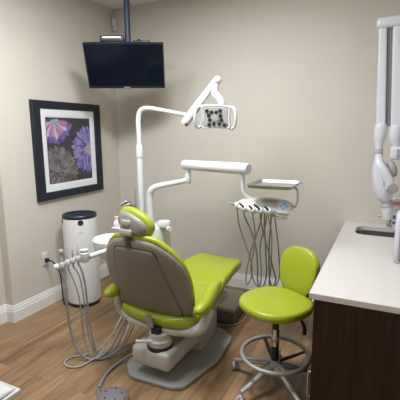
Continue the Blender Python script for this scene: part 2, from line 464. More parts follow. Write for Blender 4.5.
def clip_poly(poly, y0, z0, y1, z1):
    def cl(P, inside, inter):
        out = []
        for i in range(len(P)):
            a, b = P[i-1], P[i]
            if inside(b):
                if not inside(a): out.append(inter(a, b))
                out.append(b)
            elif inside(a): out.append(inter(a, b))
        return out
    def ix(v, ax):
        def f(a, b):
            t = (v-a[ax])/(b[ax]-a[ax]); return (a[0]+(b[0]-a[0])*t, a[1]+(b[1]-a[1])*t)
        return f
    for ax, v, s in ((0, y0, 1), (0, y1, -1), (1, z0, 1), (1, z1, -1)):
        if not poly: return poly
        poly = cl(poly, lambda p, ax=ax, v=v, s=s: (p[ax]-v)*s >= 0, ix(v, ax))
    return poly
AM = [mat('art_ground', (0.042, 0.040, 0.044), 0.5, var=0.25, scale=9)]
def am(c): c = tuple(0.62*q for q in c); AM.append(mat('art_petal_%d' % len(AM), c, 0.5, var=0.08, scale=30)); return len(AM)-1
bm = NB()
X0 = 0.0095
f0 = bm.faces.new([bm.verts.new((X0, y, z)) for y, z in ((ay0-0.004, az0-0.004), (ay1+0.004, az0-0.004), (ay1+0.004, az1+0.004), (ay0-0.004, az1+0.004))]); f0.material_index = 0
layer = [0]
def petal(cy, cz, ang, r0, r1, wd, mi, pt=1.5):
    layer[0] += 1; x = X0+0.0004+layer[0]*0.000012
    d = (math.cos(ang), math.sin(ang)); s = (-d[1], d[0]); P = []
    for k in range(14):
        t = k/13; P.append((r0+(r1-r0)*t, wd*math.sin(PI*min(1, t**pt))**0.7))
    pts = [(cy+d[0]*a+s[0]*b, cz+d[1]*a+s[1]*b) for a, b in P]+[(cy+d[0]*a-s[0]*b, cz+d[1]*a-s[1]*b) for a, b in P[::-1][1:-1]]
    pts = clip_poly(pts, ay0, az0, ay1, az1)
    if len(pts) > 2:
        try: bm.faces.new([bm.verts.new((x, a, b)) for a, b in pts]).material_index = mi
        except ValueError: pass
# upper left: pink daisy fading to violet tips, seen from below
vio = [am((0.20, 0.14, 0.50)), am((0.30, 0.20, 0.58)), am((0.15, 0.10, 0.40))]
pnk = [am((0.66, 0.27, 0.46)), am((0.80, 0.52, 0.66)), am((0.50, 0.26, 0.56)), am((0.86, 0.68, 0.78))]
tea = [am((0.22, 0.42, 0.52)), am((0.50, 0.62, 0.72))]
c = (ay0+0.10, az1-0.02)
for k in range(30):
    a = -2.75+2.6*k/29+random.uniform(-.05, .05); petal(c[0], c[1], a, 0.05, 0.222+random.uniform(-.02, .015), 0.026, random.choice(vio))
for k in range(26):
    a = -2.8+2.6*k/25+random.uniform(-.05, .05); petal(c[0], c[1], a, 0.03, 0.175+random.uniform(-.03, .02), 0.021, random.choice(pnk))
for k in range(10):
    a = -2.9+2.9*k/9; petal(c[0], c[1], a, -0.01, 0.045+random.uniform(0, .015), 0.011, random.choice(tea))
# right: violet bloom cut by the edge with a pale heart
lil = [am((0.26, 0.19, 0.58)), am((0.36, 0.29, 0.66)), am((0.17, 0.12, 0.44)), am((0.45, 0.40, 0.72))]
pale = [am((0.62, 0.58, 0.66)), am((0.50, 0.50, 0.42))]
c = (ay1-0.03, (az0+az1)/2-0.005)
for ring, (r0, r1, nn, wd) in enumerate(((0.08, 0.245, 40, 0.024), (0.06, 0.225, 40, 0.020), (0.05, 0.19, 36, 0.017), (0.04, 0.15, 30, 0.014), (0.03, 0.105, 24, 0.011))):
    for k in range(nn):
        a = 2*PI*(k+0.5*ring)/nn+random.uniform(-.06, .06); petal(c[0], c[1], a, r0, r1+random.uniform(-.025, .01), wd, random.choice(lil[(ring > 1):]))
for k in range(18):
    a = 2*PI*k/18; petal(c[0], c[1], a, 0, 0.06+random.uniform(-.01, .012), 0.011, random.choice(pale))
# lower left: grey mauve bloom
gry = [am((0.20, 0.17, 0.18)), am((0.28, 0.245, 0.26)), am((0.145, 0.125, 0.135)), am((0.34, 0.30, 0.32))]
c = (ay0+0.12, az0+0.10)
for ring, (r0, r1, nn, wd) in enumerate(((0.12, 0.255, 40, 0.024), (0.09, 0.225, 38, 0.021), (0.06, 0.18, 32, 0.019), (0.04, 0.135, 24, 0.017), (0.02, 0.09, 18, 0.014), (0.0, 0.05, 10, 0.012))):
    for k in range(nn):
        a = 2*PI*(k+0.5*ring)/nn+random.uniform(-.06, .06); petal(c[0], c[1], a, r0, r1+random.uniform(-.02, .02), wd, random.choice(gry))
petal(ay0+0.085, az0+0.115, 1.1, 0, 0.035, 0.01, pnk[0])
build('artwork', bm, AM, pic, smooth=False)

# ------------------------------------------------------------------ wall outlet + cord
ol = thing('wall_outlet', 'white outlet cover plate low on the left wall beside the air purifier', 'outlet', (0, -1.187, 0.402))
bm = NB(); box(bm, (0.0002, -1.222, 0.402), (0.008, -1.152, 0.530), 0.003, 2); build('cover_plate', bm, M['white'], ol)
for z in (0.437, 0.495):
    bm = NB(); box(bm, (0.0078, -1.203, z-0.019), (0.0105, -1.171, z+0.019), 0.004, 2); s = build('socket', bm, M['trim'], ol)
    bm = NB()
    for dy in (-0.007, 0.007): box(bm, (0.0104, -1.187+dy-0.0015, z-0.004), (0.011, -1.187+dy+0.0015, z+0.008))
    build('slot', bm, M['dark'], s, smooth=False)
pc = thing('power_cord', 'black power cord plugged into the wall outlet, running to the purifier', 'cord', (0.03, -1.187, 0.46))
bm = NB(); box(bm, (0.0115, -1.203, 0.440), (0.05, -1.171, 0.475), 0.008, 2); build('plug', bm, M['black'], pc)
bm = NB(); tube(bm, [(0.048, -1.187, 0.458), (0.085, -1.175, 0.445), (0.125, -1.15, 0.38), (0.138, -1.135, 0.25), (0.138, -1.13, 0.08), (0.150, -1.125, 0.016), (0.183, -1.110, 0.015)], 0.0065, seg=8); build('cable', bm, M['black'], pc)

# ------------------------------------------------------------------ air purifier
AX, AY, AR = 0.262, -0.972, 0.158
ap = thing('air_purifier', 'tall white cylindrical air purifier with black top and base by the left wall', 'air purifier', (AX, AY, 0))
bm = NB(); lathe(bm, [(0.142, 0.0), (0.150, 0.004), (0.150, 0.034), (0.142, 0.036)], (AX, AY, 0), seg=48); build('base_ring', bm, M['black'], ap)
bm = NB(); lathe(bm, [(0.142, 0.034), (0.152, 0.034), (AR-0.002, 0.042), (AR, 0.05), (AR, 0.8410), (AR-0.001, 0.8540), (0.144, 0.8540)], (AX, AY, 0), seg=56); build('body', bm, mat('bright_white_shell', (0.78, 0.78, 0.79), 0.3, var=0.01), ap)
bm = NB(); lathe(bm, [(0.1, 0.8520), (AR-0.003, 0.8520), (AR+0.0015, 0.8580), (AR+0.0015, 0.8760), (AR-0.006, 0.8860), (0.144, 0.8860), (0.128, 0.8720), (0.06, 0.8680), (0.0, 0.8680)], (AX, AY, 0), seg=56)
tp = build('top_ring', bm, M['black'], ap)
bm = NB()
for k in range(5):
    r = 0.03+0.02*k
    lathe(bm, [(r-0.003, 0.8685), (r-0.003, 0.8740), (r+0.003, 0.8740), (r+0.003, 0.8685)], (AX, AY, 0), seg=32)
build('vent_grille', bm, M['navy'], tp)
def on_cyl(a, z, out=0.0): return V((AX+math.cos(a)*(AR+out), AY+math.sin(a)*(AR+out), z))
acam = math.atan2(CAM.y-AY, CAM.x-AX)
for a, nm, rr, zz in ((acam+0.03, 'display', 0.025, 0.828), (acam-1.42, 'side_sensor', 0.022, 0.828)):
    bm = NB(); lathe(bm, [(rr, -0.006), (rr, 0.003), (rr*0.9, 0.005), (0, 0.005)], on_cyl(a, zz), axis=(math.cos(a), math.sin(a), 0), seg=24)
    d = build(nm, bm, M['black'], ap)
    if nm == 'display':
        bm = NB(); lathe(bm, [(0.009, 0.0045), (0.009, 0.006), (0, 0.006)], on_cyl(a, zz), axis=(math.cos(a), math.sin(a), 0), seg=16); build('display_dot', bm, M['navy'], d)
bm = NB()
for k in range(7):
    if k == 3: continue
    a = acam+0.03+(k-3)*0.032; z0 = 0.726
    t = NB(); h = 0.010 if k % 2 else 0.013
    n_, s_ = V((math.cos(a), math.sin(a), 0)), V((-math.sin(a), math.cos(a), 0))
    P = on_cyl(a, z0, 0.0006)
    vs = [t.verts.new(P+s_*sx*0.0018+V((0, 0, sz*h))) for sx, sz in ((-1, 0), (1, 0), (1, 1), (-1, 1))]; t.faces.new(vs); merge(bm, t)
build('maker_mark', bm, M['midgrey'], ap, smooth=False)

# ------------------------------------------------------------------ dental chair
CO = V((1.50, -1.70, 0)); cy_ = 0.06
cl = V((math.cos(cy_), -math.sin(cy_), 0)); cf = V((math.sin(cy_), math.cos(cy_), 0))
def W(a, b, z): return CO+cl*a+cf*b+V((0, 0, z))
chair = thing('dental_chair', 'lime green reclining dental chair with greige back shell, seen from behind', 'dental chair', (1.55, -1.35, 0))
# base cover
out = [(1.395, -1.79), (1.715, -1.78), (1.785, -1.735), (1.868, -1.36), (1.842, -1.03), (1.70, -0.93), (1.40, -0.93), (1.262, -1.03), (1.255, -1.40), (1.286, -1.68)]
def roundpoly(P, r=0.04, n=5):
    res = []
    for i in range(len(P)):
        a, b, c2 = V(P[i-1]), V(P[i]), V(P[(i+1) % len(P)])
        d1 = (a-b); d2 = (c2-b); q = min(r, d1.length*0.45, d2.length*0.45); s = b+d1.normalized()*q; e2 = b+d2.normalized()*q
        for k in range(n+1):
            t = k/n; p = s*(1-t)**2+b*2*t*(1-t)+e2*t*t; res.append((p.x, p.y))
    return res
bm = NB(); prism(bm, roundpoly(out), 0.0, 0.028, 0.008); build('base_plate', bm, M['plate'], chair)
# lift column and front pump cover
bm = NB()
prism(bm, roundpoly([(1.385, -1.33), (1.715, -1.33), (1.690, -0.97), (1.385, -0.97)], 0.05), 0.026, 0.36, 0.012)
build('lift_column', bm, M['cream'], chair)
bm = NB(); box(bm, (1.398, -1.765, 0.105), (1.694, -1.32, 0.232), 0.028, 4, mtx=Matrix.Rotation(-0.03, 3, 'Z')); build('pump_cover', bm, M['cream'], chair)
SW = V((1.572, -1.675, 0))
bm = NB(); lathe(bm, [(0.088, 0.226), (0.088, 0.246), (0.078, 0.250)], SW, seg=36); build('swivel_seal', bm, M['black'], chair)
bm = NB(); lathe(bm, [(0.074, 0.248), (0.082, 0.252), (0.082, 0.285), (0.070, 0.296), (0.070, 0.33)], SW, seg=36); build('swivel_collar', bm, M['cream'], chair)
bm = NB(); tube(bm, [(1.555, -1.735, 0.288), (1.50, -1.775, 0.294), (1.462, -1.795, 0.296)], [0.011, 0.0095, 0.012], seg=10); build('swivel_lever', bm, M['white'], chair)
# seat frame under the cushion
bm = NB()
prism(bm, [tuple(W(a, b, 0).xy) for a, b in rrect(-0.235, 0.02, 0.235, 0.78, 0.06)], 0.325, 0.365, 0.012); build('seat_frame', bm, M['cream'], chair)
# yoke that carries both armrests
bm = NB()
tube(bm, [W(-0.345, 0.17, 0.49), W(-0.345, 0.12, 0.45), W(-0.315, 0.09, 0.39), W(-0.24, 0.08, 0.352), W(-0.1, 0.075, 0.34), W(0.1, 0.075, 0.34), W(0.26, 0.08, 0.352), W(0.345, 0.09, 0.39), W(0.375, 0.12, 0.45), W(0.38, 0.17, 0.49)], [0.030, 0.034, 0.038, 0.038, 0.034, 0.034, 0.038, 0.038, 0.034, 0.030], seg=14, squash=((0, 0, 1), 0.9))
build('arm_yoke', bm, M['cream'], chair)
# cushions
def ztop(b):
    pts = [(0.0, 0.455), (0.15, 0.455), (0.35, 0.46), (0.52, 0.488), (0.7, 0.525), (0.9, 0.548), (1.2, 0.556)]
    for (b0, z0), (b1, z1) in zip(pts, pts[1:]):
        if b <= b1:
            t = max(0, (b-b0)/(b1-b0)); t = t*t*(3-2*t); return z0+(z1-z0)*t
    return pts[-1][1]
def seat_map(u, v, d):
    sag = -0.018*math.cos(u/0.3*PI/2)**2
    return W(u, v, ztop(v)+d+(sag if d > -0.02 else 0))
o_ = smooth2d([(-0.20, 0.03), (-0.06, 0.005), (0.06, 0.005), (0.20, 0.03), (0.285, 0.07), (0.305, 0.18), (0.295, 0.35), (0.268, 0.48), (0.262, 0.565), (0.18, 0.578), (-0.18, 0.578), (-0.262, 0.565), (-0.268, 0.48), (-0.295, 0.35), (-0.305, 0.18), (-0.285, 0.07)], 5)
bm = NB(); pillow(bm, o_, (0, 0.3), cushion_prof(-0.09, 0.0, 0.014), seat_map); build('seat_cushion', bm, M['lime'], chair, ang=60)
o_ = smooth2d([(-0.262, 0.572), (-0.18, 0.565), (0.18, 0.565), (0.258, 0.572), (0.25, 0.68), (0.236, 0.85), (0.226, 0.98), (0.205, 1.065), (0.11, 1.10), (-0.11, 1.10), (-0.205, 1.065), (-0.226, 0.98), (-0.236, 0.85), (-0.25, 0.68)], 5)
bm = NB(); pillow(bm, o_, (0, 0.85), cushion_prof(-0.085, 0.0, 0.010), seat_map); build('leg_rest', bm, M['lime'], chair, ang=60)
bm = NB(); prism(bm, [tuple(W(a, b, 0).xy) for a, b in rrect(-0.20, 0.60, 0.20, 1.05, 0.06)], 0.0, 0.022, 0.006, mapper=lambda u, v, d: V((u, v, 0.430+0.05*min(1, max(0, (v+1.1)/0.5))+d)))
build('leg_rest_pan', bm, M['dark'], chair)
# armrests
for s in (-1, 1):
    def am_map(u, v, d, s=s): v2 = v+(0.045 if s > 0 else 0.01); return W((0.378 if s > 0 else -0.322)+u*1.25+(0.0 if v < 0.05 else -s*0.10*((v-0.05)/0.43)), v2, (0.590 if s > 0 else 0.572)+d+0.03*max(0, (v-0.0)/0.45))
    o_ = smooth2d([(-0.018, -0.055), (0.0, -0.062), (0.018, -0.055), (0.032, -0.015), (0.036, 0.1), (0.034, 0.25), (0.030, 0.36), (0.018, 0.39), (-0.018, 0.39), (-0.030, 0.36), (-0.034, 0.25), (-0.036, 0.1), (-0.032, -0.015)], 5)
    bm = NB(); pillow(bm, o_, (0, 0.12), [(0, -0.088), (0.3, -0.087), (0.6, -0.080), (0.82, -0.068), (0.95, -0.054), (1.0, -0.038), (0.96, -0.020), (0.84, -0.006), (0.6, 0.008), (0.3, 0.014), (0, 0.015)], am_map); a_ = build('armrest', bm, M['lime'], chair, ang=60)
# backrest
XC = 1.475; NF = V((0, 0.95, 0.313)).normalized()
def BY(z): return -1.58-0.33*(z-0.45)
def bmap(u, v, d):
    bulge = 0.05*(1-min(1, abs(u)/0.36)**2)*min(1, max(0, (v-0.36)/0.12))
    return V((XC+u*0.998, BY(v)-0.06*u, v))+NF*(d-bulge)
half = [(0.0, 1.036), (0.14, 1.018), (0.215, 0.974), (0.272, 0.915), (0.318, 0.84), (0.342, 0.75), (0.348, 0.66), (0.343, 0.57), (0.325, 0.48), (0.27, 0.415), (0.14, 0.395), (0.0, 0.392)]
full = half+[(-u, v) for u, v in half[-2:0:-1]]
OB = smooth2d([(u*0.968, v if v < 0.9 else 0.9+(v-0.9)*0.95) for u, v in full], 5)
bk = None
bm = NB(); pillow(bm, OB, (0, 0.68), [(0, 0.004), (0.5, 0.004), (0.9, 0.004), (0.965, 0.008), (0.992, 0.014), (1.0, 0.026), (0.99, 0.042), (0.96, 0.05), (0.88, 0.058), (0.7, 0.066), (0.4, 0.070), (0, 0.072)], bmap)
bk = build('backrest_cushion', bm, M['lime'], chair, ang=60)
halfs = [(0.0, 1.0), (0.13, 0.986), (0.204, 0.948), (0.264, 0.894), (0.309, 0.822), (0.332, 0.738), (0.338, 0.655), (0.334, 0.575), (0.315, 0.49), (0.255, 0.432), (0.14, 0.408), (0.0, 0.405)]
OS = smooth2d(halfs+[(-u, v) for u, v in halfs[-2:0:-1]], 5)
bm = NB(); pillow(bm, OS, (0, 0.68), [(0, -0.024), (0.5, -0.023), (0.8, -0.020), (0.93, -0.014), (0.985, -0.006), (1.0, 0.004), (1.0, 0.012), (0.9, 0.012), (0, 0.012)], bmap)
bs = build('backrest_shell', bm, M['shell'], chair, ang=60)
hp = [(0.0, 0.950), (0.12, 0.944), (0.155, 0.925), (0.175, 0.86), (0.205, 0.73), (0.235, 0.60), (0.255, 0.50), (0.23, 0.452), (0.12, 0.430), (0.0, 0.428)]
OP = smooth2d(hp+[(-u, v) for u, v in hp[-2:0:-1]], 6)
bm = NB(); pillow(bm, OP, (0, 0.68), [(0, -0.033), (0.5, -0.032), (0.93, -0.028), (0.985, -0.024), (1.0, -0.014), (1.0, 0.0), (0, 0.0)], bmap)
pn = build('back_panel', bm, M['panel'], bs, ang=60)
bm = NB(); tube(bm, [bmap(u*1.01, 0.68+(v-0.68)*1.01, -0.019) for u, v in OP], 0.0026, seg=6, smooth=False, closed=True); build('panel_seam', bm, M['dark'], bs)
for u, v in ((-0.02, 0.86), (-0.10, 0.845), (0.07, 0.83), (-0.13, 0.55), (0.13, 0.56)):
    bm = NB(); lathe(bm, [(0.0045, -0.002), (0.0045, 0.001), (0, 0.001)], bmap(u, v, -0.032), axis=tuple(-NF), seg=12); build('screw_cap', bm, M['grey'], pn)
# hinge at the foot of the back
bm = NB(); tube(bm, [W(0.01, -0.015, 0.455), W(0.025, -0.02, 0.415), W(0.045, -0.03, 0.375)], [0.022, 0.026, 0.02], seg=10, squash=((0, 1, 0), 0.6)); build('back_hinge', bm, M['shell'], chair)
bm = NB(); box(bm, tuple(W(0.03, -0.02, 0.322)), tuple(W(0.09, 0.04, 0.372)), 0.01, 2); build('hinge_block', bm, M['black'], chair)
# headrest
HC = V((1.466, 0, 1.086)); ha = -0.36
HF = V((0, 0.98, -0.2)).normalized()
def HY(z): return BY(1.07)+0.01+0.2*(z-1.07)
def hmap(u, v, d):
    x = u*math.cos(ha)-v*math.sin(ha); z = u*math.sin(ha)+v*math.cos(ha)
    zz = HC.z+z
    return V((HC.x+x, HY(zz)-0.06*x, zz))+HF*(d-0.02*(1-min(1, abs(u)/0.14)**2))
def ell(a, b, n=40, p=2.4):
    res = []
    for k in range(n):
        t = 2*PI*k/n; c2, s2 = math.cos(t), math.sin(t)
        res.append((a*math.copysign(abs(c2)**(2/p), c2), b*math.copysign(abs(s2)**(2/p), s2)))
    return res
bm = NB(); pillow(bm, ell(0.138, 0.078), (0, 0), [(0, 0.0), (0.6, 0.0), (0.9, 0.002), (0.97, 0.010), (1.0, 0.030), (0.985, 0.05), (0.93, 0.066), (0.75, 0.078), (0.4, 0.086), (0, 0.088)], hmap)
hr = build('headrest_cushion', bm, M['lime'], chair, ang=60)
bm = NB(); pillow(bm, [(u-0.002, v-0.012) for u, v in ell(0.120, 0.058)], (-0.002, -0.012), [(0, -0.022), (0.6, -0.02), (0.9, -0.013), (1.0, 0.004), (1.0, 0.02), (0, 0.02)], hmap)
build('headrest_shell', bm, M['shell'], chair, ang=60)
# stepped adjusting mechanism
bm = NB()
for (u0, u1, v0, v1, d0) in ((-0.085, 0.015, -0.05, 0.022, -0.036), (-0.075, 0.02, -0.088, -0.045, -0.052), (-0.065, 0.005, -0.03, 0.012, -0.050)):
    t = NB(); box(t, (u0, v0, d0), (u1, v1, 0.0), 0.012, 3)
    for v in t.verts:
        x, z = v.co.x, v.co.y; zz = HC.z+z
        v.co = V((HC.x+x, HY(zz)-0.06*x, zz))+HF*v.co.z
    merge(bm, t)
build('headrest_bracket', bm, mat('greige_light', (0.33, 0.305, 0.27), 0.4, var=0.02), chair)
bm = NB()
tube(bm, [V((1.447, BY(1.05)-0.03, 1.05)), V((1.447, BY(0.985)-0.05, 0.985)), V((1.447, BY(0.93)-0.075, 0.93))], 0.026, seg=10, squash=((0, 1, 0), 0.35)); build('headrest_slider', bm, mat('slider_dark', (0.05, 0.05, 0.055), 0.4, var=0.05), chair)

# ------------------------------------------------------------------ floor box and its cable
jb = thing('floor_box', 'low grey utility box on the floor under the chair leg rest', 'utility box', (1.62, -0.62, 0))
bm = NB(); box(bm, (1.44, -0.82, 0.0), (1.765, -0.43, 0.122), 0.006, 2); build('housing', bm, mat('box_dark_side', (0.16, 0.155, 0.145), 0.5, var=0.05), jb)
bm = NB(); box(bm, (1.432, -0.828, 0.118), (1.773, -0.422, 0.152), 0.012, 3); build('lid', bm, mat('box_grey_lid', (0.50, 0.48, 0.44), 0.45, var=0.04), jb)
bm = NB(); tube(bm, [(1.50, -0.832, 0.008), (1.66, -0.86, 0.008), (1.78, -0.80, 0.008), (1.815, -0.68, 0.008), (1.80, -0.52, 0.008), (1.86, -0.36, 0.008), (1.98, -0.22, 0.008), (2.1, -0.04, 0.02)], 0.0065, seg=8)
tag(build('floor_cable', bm, M['cord']), 'thin white cable curving on the floor around the grey utility box', 'cable')

# ------------------------------------------------------------------ cuspidor unit beside the chair
cu = thing('cuspidor_unit', 'white cuspidor unit with a shallow spit bowl standing left of the chair back', 'cuspidor', (1.04, -0.98, 0))
bm = NB(); prism(bm, roundpoly([(0.95, -1.10), (1.21, -1.10), (1.21, -0.84), (0.95, -0.84)], 0.07), 0.30, 0.865, 0.03); build('cabinet', bm, M['white'], cu)
bm = NB(); prism(bm, roundpoly([(0.98, -1.06), (1.18, -1.06), (1.18, -0.88), (0.98, -0.88)], 0.05), 0.0, 0.31, 0.01); build('pedestal', bm, M['cream'], cu)
bm = NB(); tube(bm, [(1.12, -1.0, 0.2), (1.25, -1.06, 0.17), (1.40, -1.12, 0.16)], 0.045, seg=12); build('support_arm', bm, M['cream'], cu)
bm = NB(); lathe(bm, [(0.0, 0.0), (0.055, 0.0), (0.06, 0.02), (0.05, 0.045), (0.0, 0.055)], (1.215, -1.0, 0.862), seg=28)
lathe(bm, [(0.0, 0.0), (0.022, 0.0), (0.022, 0.03), (0, 0.03)], (1.262, -1.02, 0.85), axis=(0.8, -0.3, 0.1), seg=14); build('filler_cap', bm, M['white'], cu)
BC = V((0.900, -1.28, 0.685))
bm = NB(); lathe(bm, [(0.0, -0.075), (0.06, -0.075), (0.11, -0.050), (0.150, 0.015), (0.164, 0.085), (0.166, 0.107), (0.161, 0.111), (0.153, 0.104), (0.126, 0.062), (0.075, 0.026), (0.03, 0.018), (0.0, 0.017)], BC, seg=44); bw = build('bowl', bm, M['bowl'], cu)
bm = NB(); lathe(bm, [(0.022, 0.017), (0.022, 0.022), (0, 0.022)], BC, seg=18); build('drain', bm, M['chrome'], bw)
bm = NB(); tube(bm, [(0.92, -1.25, 0.69), (0.96, -1.16, 0.66), (1.02, -1.06, 0.64)], 0.05, seg=14); build('bowl_arm', bm, M['white'], cu)
for pts in (((0.975, -1.08, 0.84), (0.965, -1.09, 0.98), (0.955, -1.10, 1.05), (0.93, -1.13, 1.07), (0.90, -1.17, 1.045)), ((1.015, -1.08, 0.84), (1.002, -1.09, 0.98), (0.992, -1.10, 1.03), (0.965, -1.14, 1.05), (0.94, -1.17, 1.03))):
    bm = NB(); tube(bm, pts, [0.014, 0.013, 0.015, 0.015, 0.011], seg=12); build('spout', bm, mat('dull_spout', (0.26, 0.26, 0.26), 0.35, 0.6, var=0.05), cu)
bm = NB(); tube(bm, [(0.983, -1.06, 0.85), (0.984, -1.07, 1.05), (0.982, -1.07, 1.17)], [0.008, 0.008, 0.006], seg=8); build('fill_tube', bm, M['steel'], cu)
cp = tag(build('bottle', lathe(NB(), [(0.0, 0.0), (0.026, 0.0), (0.030, 0.03), (0.024, 0.045), (0.017, 0.055), (0.017, 0.075), (0.022, 0.085), (0.0, 0.085)], (0.835, -1.14, 0.853), seg=20), M['palepink']), 'small pale pink bottle left of the chair headrest', 'bottle')
bm = NB(); box(bm, (0.80, -1.175, 0.838), (0.99, -1.07, 0.8525), 0.004, 2); build('cup_ledge', bm, M['white'], cu)

# ------------------------------------------------------------------ assistant arm with holders and instruments
aa = thing('assistant_arm', 'white assistant arm with a row of instrument holders, left of the chair', 'instrument arm', (1.02, -1.46, 0.78))
bm = NB(); tube(bm, [(0.95, -1.62, 0.748), (0.999, -1.50, 0.760), (1.035, -1.40, 0.752)], 0.019, seg=14); build('elbow', bm, M['white'], aa)
bm = NB(); tube(bm, [(1.03, -1.41, 0.753), (1.05, -1.25, 0.70), (1.06, -1.07, 0.66)], [0.021, 0.022, 0.026], seg=14); build('lower_arm', bm, M['white'], aa)
bm = NB(); lathe(bm, [(0.0, -0.035), (0.030, -0.035), (0.033, -0.028), (0.033, 0.03), (0.026, 0.038), (0, 0.038)], (0.928, -1.645, 0.750), seg=24); build('pivot', bm, M['white'], aa)
bm = NB(); lathe(bm, [(0.0, 0.0), (0.016, 0.0), (0.03, 0.008), (0.03, 0.016), (0, 0.018)], (0.928, -1.645, 0.789), seg=20); build('pivot_knob', bm, M['white'], aa)
ba, bb = V((0.814, -1.765, 0.708)), V((0.918, -1.648, 0.758))
bm = NB(); tube(bm, [ba, bb], 0.013, seg=12, smooth=False); build('holder_bar', bm, M['white'], aa)
HOLD = []
bd = (bb-ba).normalized(); bn = V((bd.y, -bd.x, 0)).normalized()   # towards the camera side
for k, t in enumerate((0.05, 0.30, 0.53, 0.76)):
    p = ba+(bb-ba)*t + bn*0.012
    bm = NB(); lathe(bm, [(0.0, -0.022), (0.014, -0.022), (0.0175, -0.016), (0.0175, 0.016), (0.014, 0.022), (0, 0.022)], p, seg=18); build('holder', bm, M['white'], aa); HOLD.append(p)
bm = NB(); lathe(bm, [(0.0, 0.0), (0.024, 0.0), (0.026, 0.01), (0.022, 0.03), (0, 0.032)], ba-bd*0.012-bn*0.0, axis=tuple(-bd), seg=18); build('end_cap', bm, M['white'], aa)
inst = [('suction_handpiece', 'grey suction handpiece in the outermost holder of the assistant arm, with thick hose', 0.009, 0.0085, 0.10,
         [(0.842, -1.772, 0.69), (0.852, -1.77, 0.569), (0.862, -1.78, 0.422), (0.875, -1.78, 0.248), (0.919, -1.775, 0.096), (0.989, -1.75, 0.018), (1.058, -1.705, 0.022), (1.10, -1.62, 0.06), (1.11, -1.50, 0.16), (1.12, -1.38, 0.26), (1.12, -1.10, 0.33)]),
        ('saliva_ejector', 'thin grey saliva ejector in the second holder of the assistant arm', 0.006, 0.0055, 0.03,
         [(0.858, -1.735, 0.70), (0.882, -1.725, 0.60), (0.915, -1.72, 0.50), (0.938, -1.725, 0.372), (0.952, -1.73, 0.179), (1.005, -1.735, 0.045), (1.085, -1.70, 0.018), (1.16, -1.60, 0.045), (1.18, -1.48, 0.13), (1.18, -1.36, 0.22), (1.16, -1.10, 0.30)]),
        ('air_water_syringe', 'slim steel air water syringe in the third holder of the assistant arm', 0.007, 0.0055, 0.075,
         [(0.882, -1.705, 0.72), (0.908, -1.695, 0.63), (0.930, -1.69, 0.52), (0.951, -1.695, 0.34), (0.978, -1.70, 0.15), (1.035, -1.695, 0.03), (1.10, -1.665, 0.022), (1.155, -1.575, 0.06), (1.16, -1.46, 0.15), (1.15, -1.35, 0.25), (1.14, -1.09, 0.36)]),
        ('curing_light', 'slim grey handpiece in the holder nearest the pivot of the assistant arm', 0.008, 0.0075, 0.085,
         [(0.904, -1.68, 0.73), (0.925, -1.68, 0.66), (0.945, -1.675, 0.549), (0.965, -1.68, 0.325), (0.992, -1.685, 0.15), (1.03, -1.685, 0.045), (1.095, -1.65, 0.03), (1.125, -1.56, 0.075), (1.12, -1.45, 0.17), (1.10, -1.34, 0.27), (1.09, -1.09, 0.37)])]
for p, (nm, lab, rb, rh, tip, path) in zip(HOLD, inst):
    t = thing(nm, lab, 'dental instrument', p)
    bm = NB(); lathe(bm, [(0.0, -0.045), (rb*0.8, -0.045), (rb, -0.03), (rb, 0.03), (rb*1.15, 0.045), (rb*0.7, 0.055), (rb*0.6, tip), (rb*0.3, tip+0.006), (0, tip+0.006)], p, seg=14)
    if nm == 'suction_handpiece':
        lathe(bm, [(0, 0.085), (0.014, 0.085), (0.017, 0.093), (0.017, 0.108), (0.012, 0.116), (0, 0.116)], p, seg=14)
    build('body', bm, M['midgrey'] if nm != 'air_water_syringe' else M['steel'], t)
    path[0] = (p.x, p.y, p.z-0.042)
    bm = NB(); tube(bm, path, rh, seg=10, n=8); build('hose', bm, M['hose'], t)
# loose hose loop on the floor
lp = [(1.045, -1.62, 0.07), (1.055, -1.685, 0.035), (1.02, -1.765, 0.012), (0.999, -1.833, 0.010), (0.93, -1.872, 0.010), (0.862, -1.842, 0.010), (0.862, -1.770, 0.010), (0.935, -1.712, 0.016), (1.02, -1.655, 0.05), (1.07, -1.56, 0.13), (1.08, -1.40, 0.25), (1.09, -1.08, 0.33)]
bm = NB(); tube(bm, lp, 0.0048, seg=8, n=8)
tag(build('drain_hose', bm, M['cord']), 'thin pale hose lying in a loop on the floor below the assistant arm', 'hose')

# ------------------------------------------------------------------ operating light
ol_ = thing('operating_light', 'white dental operating light on a tall curved post behind the chair', 'dental light', (0.998, -1.0, 0.86))
PXL = 0.992
bm = NB(); lathe(bm, [(0.026, 0.84), (0.026, 1.44), (0.024, 1.46)], (PXL, -1.0, 0), seg=24); build('lower_post', bm, M['white'], ol_)
bm = NB(); lathe(bm, [(0.024, 1.425), (0.030, 1.432), (0.031, 1.47), (0.024, 1.535), (0.02, 1.54)], (PXL, -1.0, 0), seg=24); build('post_collar', bm, M['white'], ol_)
bm = NB(); tube(bm, [(PXL, -1.0, 1.50), (PXL-0.001, -1.0, 1.62), (PXL-0.002, -1.0, 1.72), (PXL+0.008, -0.998, 1.785), (PXL+0.038, -0.992, 1.820), (PXL+0.10, -0.98, 1.826), (1.22, -0.948, 1.803), (1.388, -0.91, 1.768)], [0.0205, 0.0205, 0.0205, 0.0205, 0.0205, 0.019, 0.017, 0.016], seg=16, n=8); build('curved_arm', bm, M['white'], ol_)
sa, sb = V((1.378, -0.91, 1.708)), V((1.650, -0.90, 2.025))
dn = (sb-sa).normalized()
bm = NB()
tube(bm, [sa-dn*0.012, sa, sa+dn*0.14, sa+dn*0.30, sb-dn*0.02, sb+dn*0.012], [0.020, 0.036, 0.035, 0.029, 0.025, 0.014], seg=14, squash=((0, 1, 0), 0.8))
build('spring_arm', bm, M['white'], ol_)
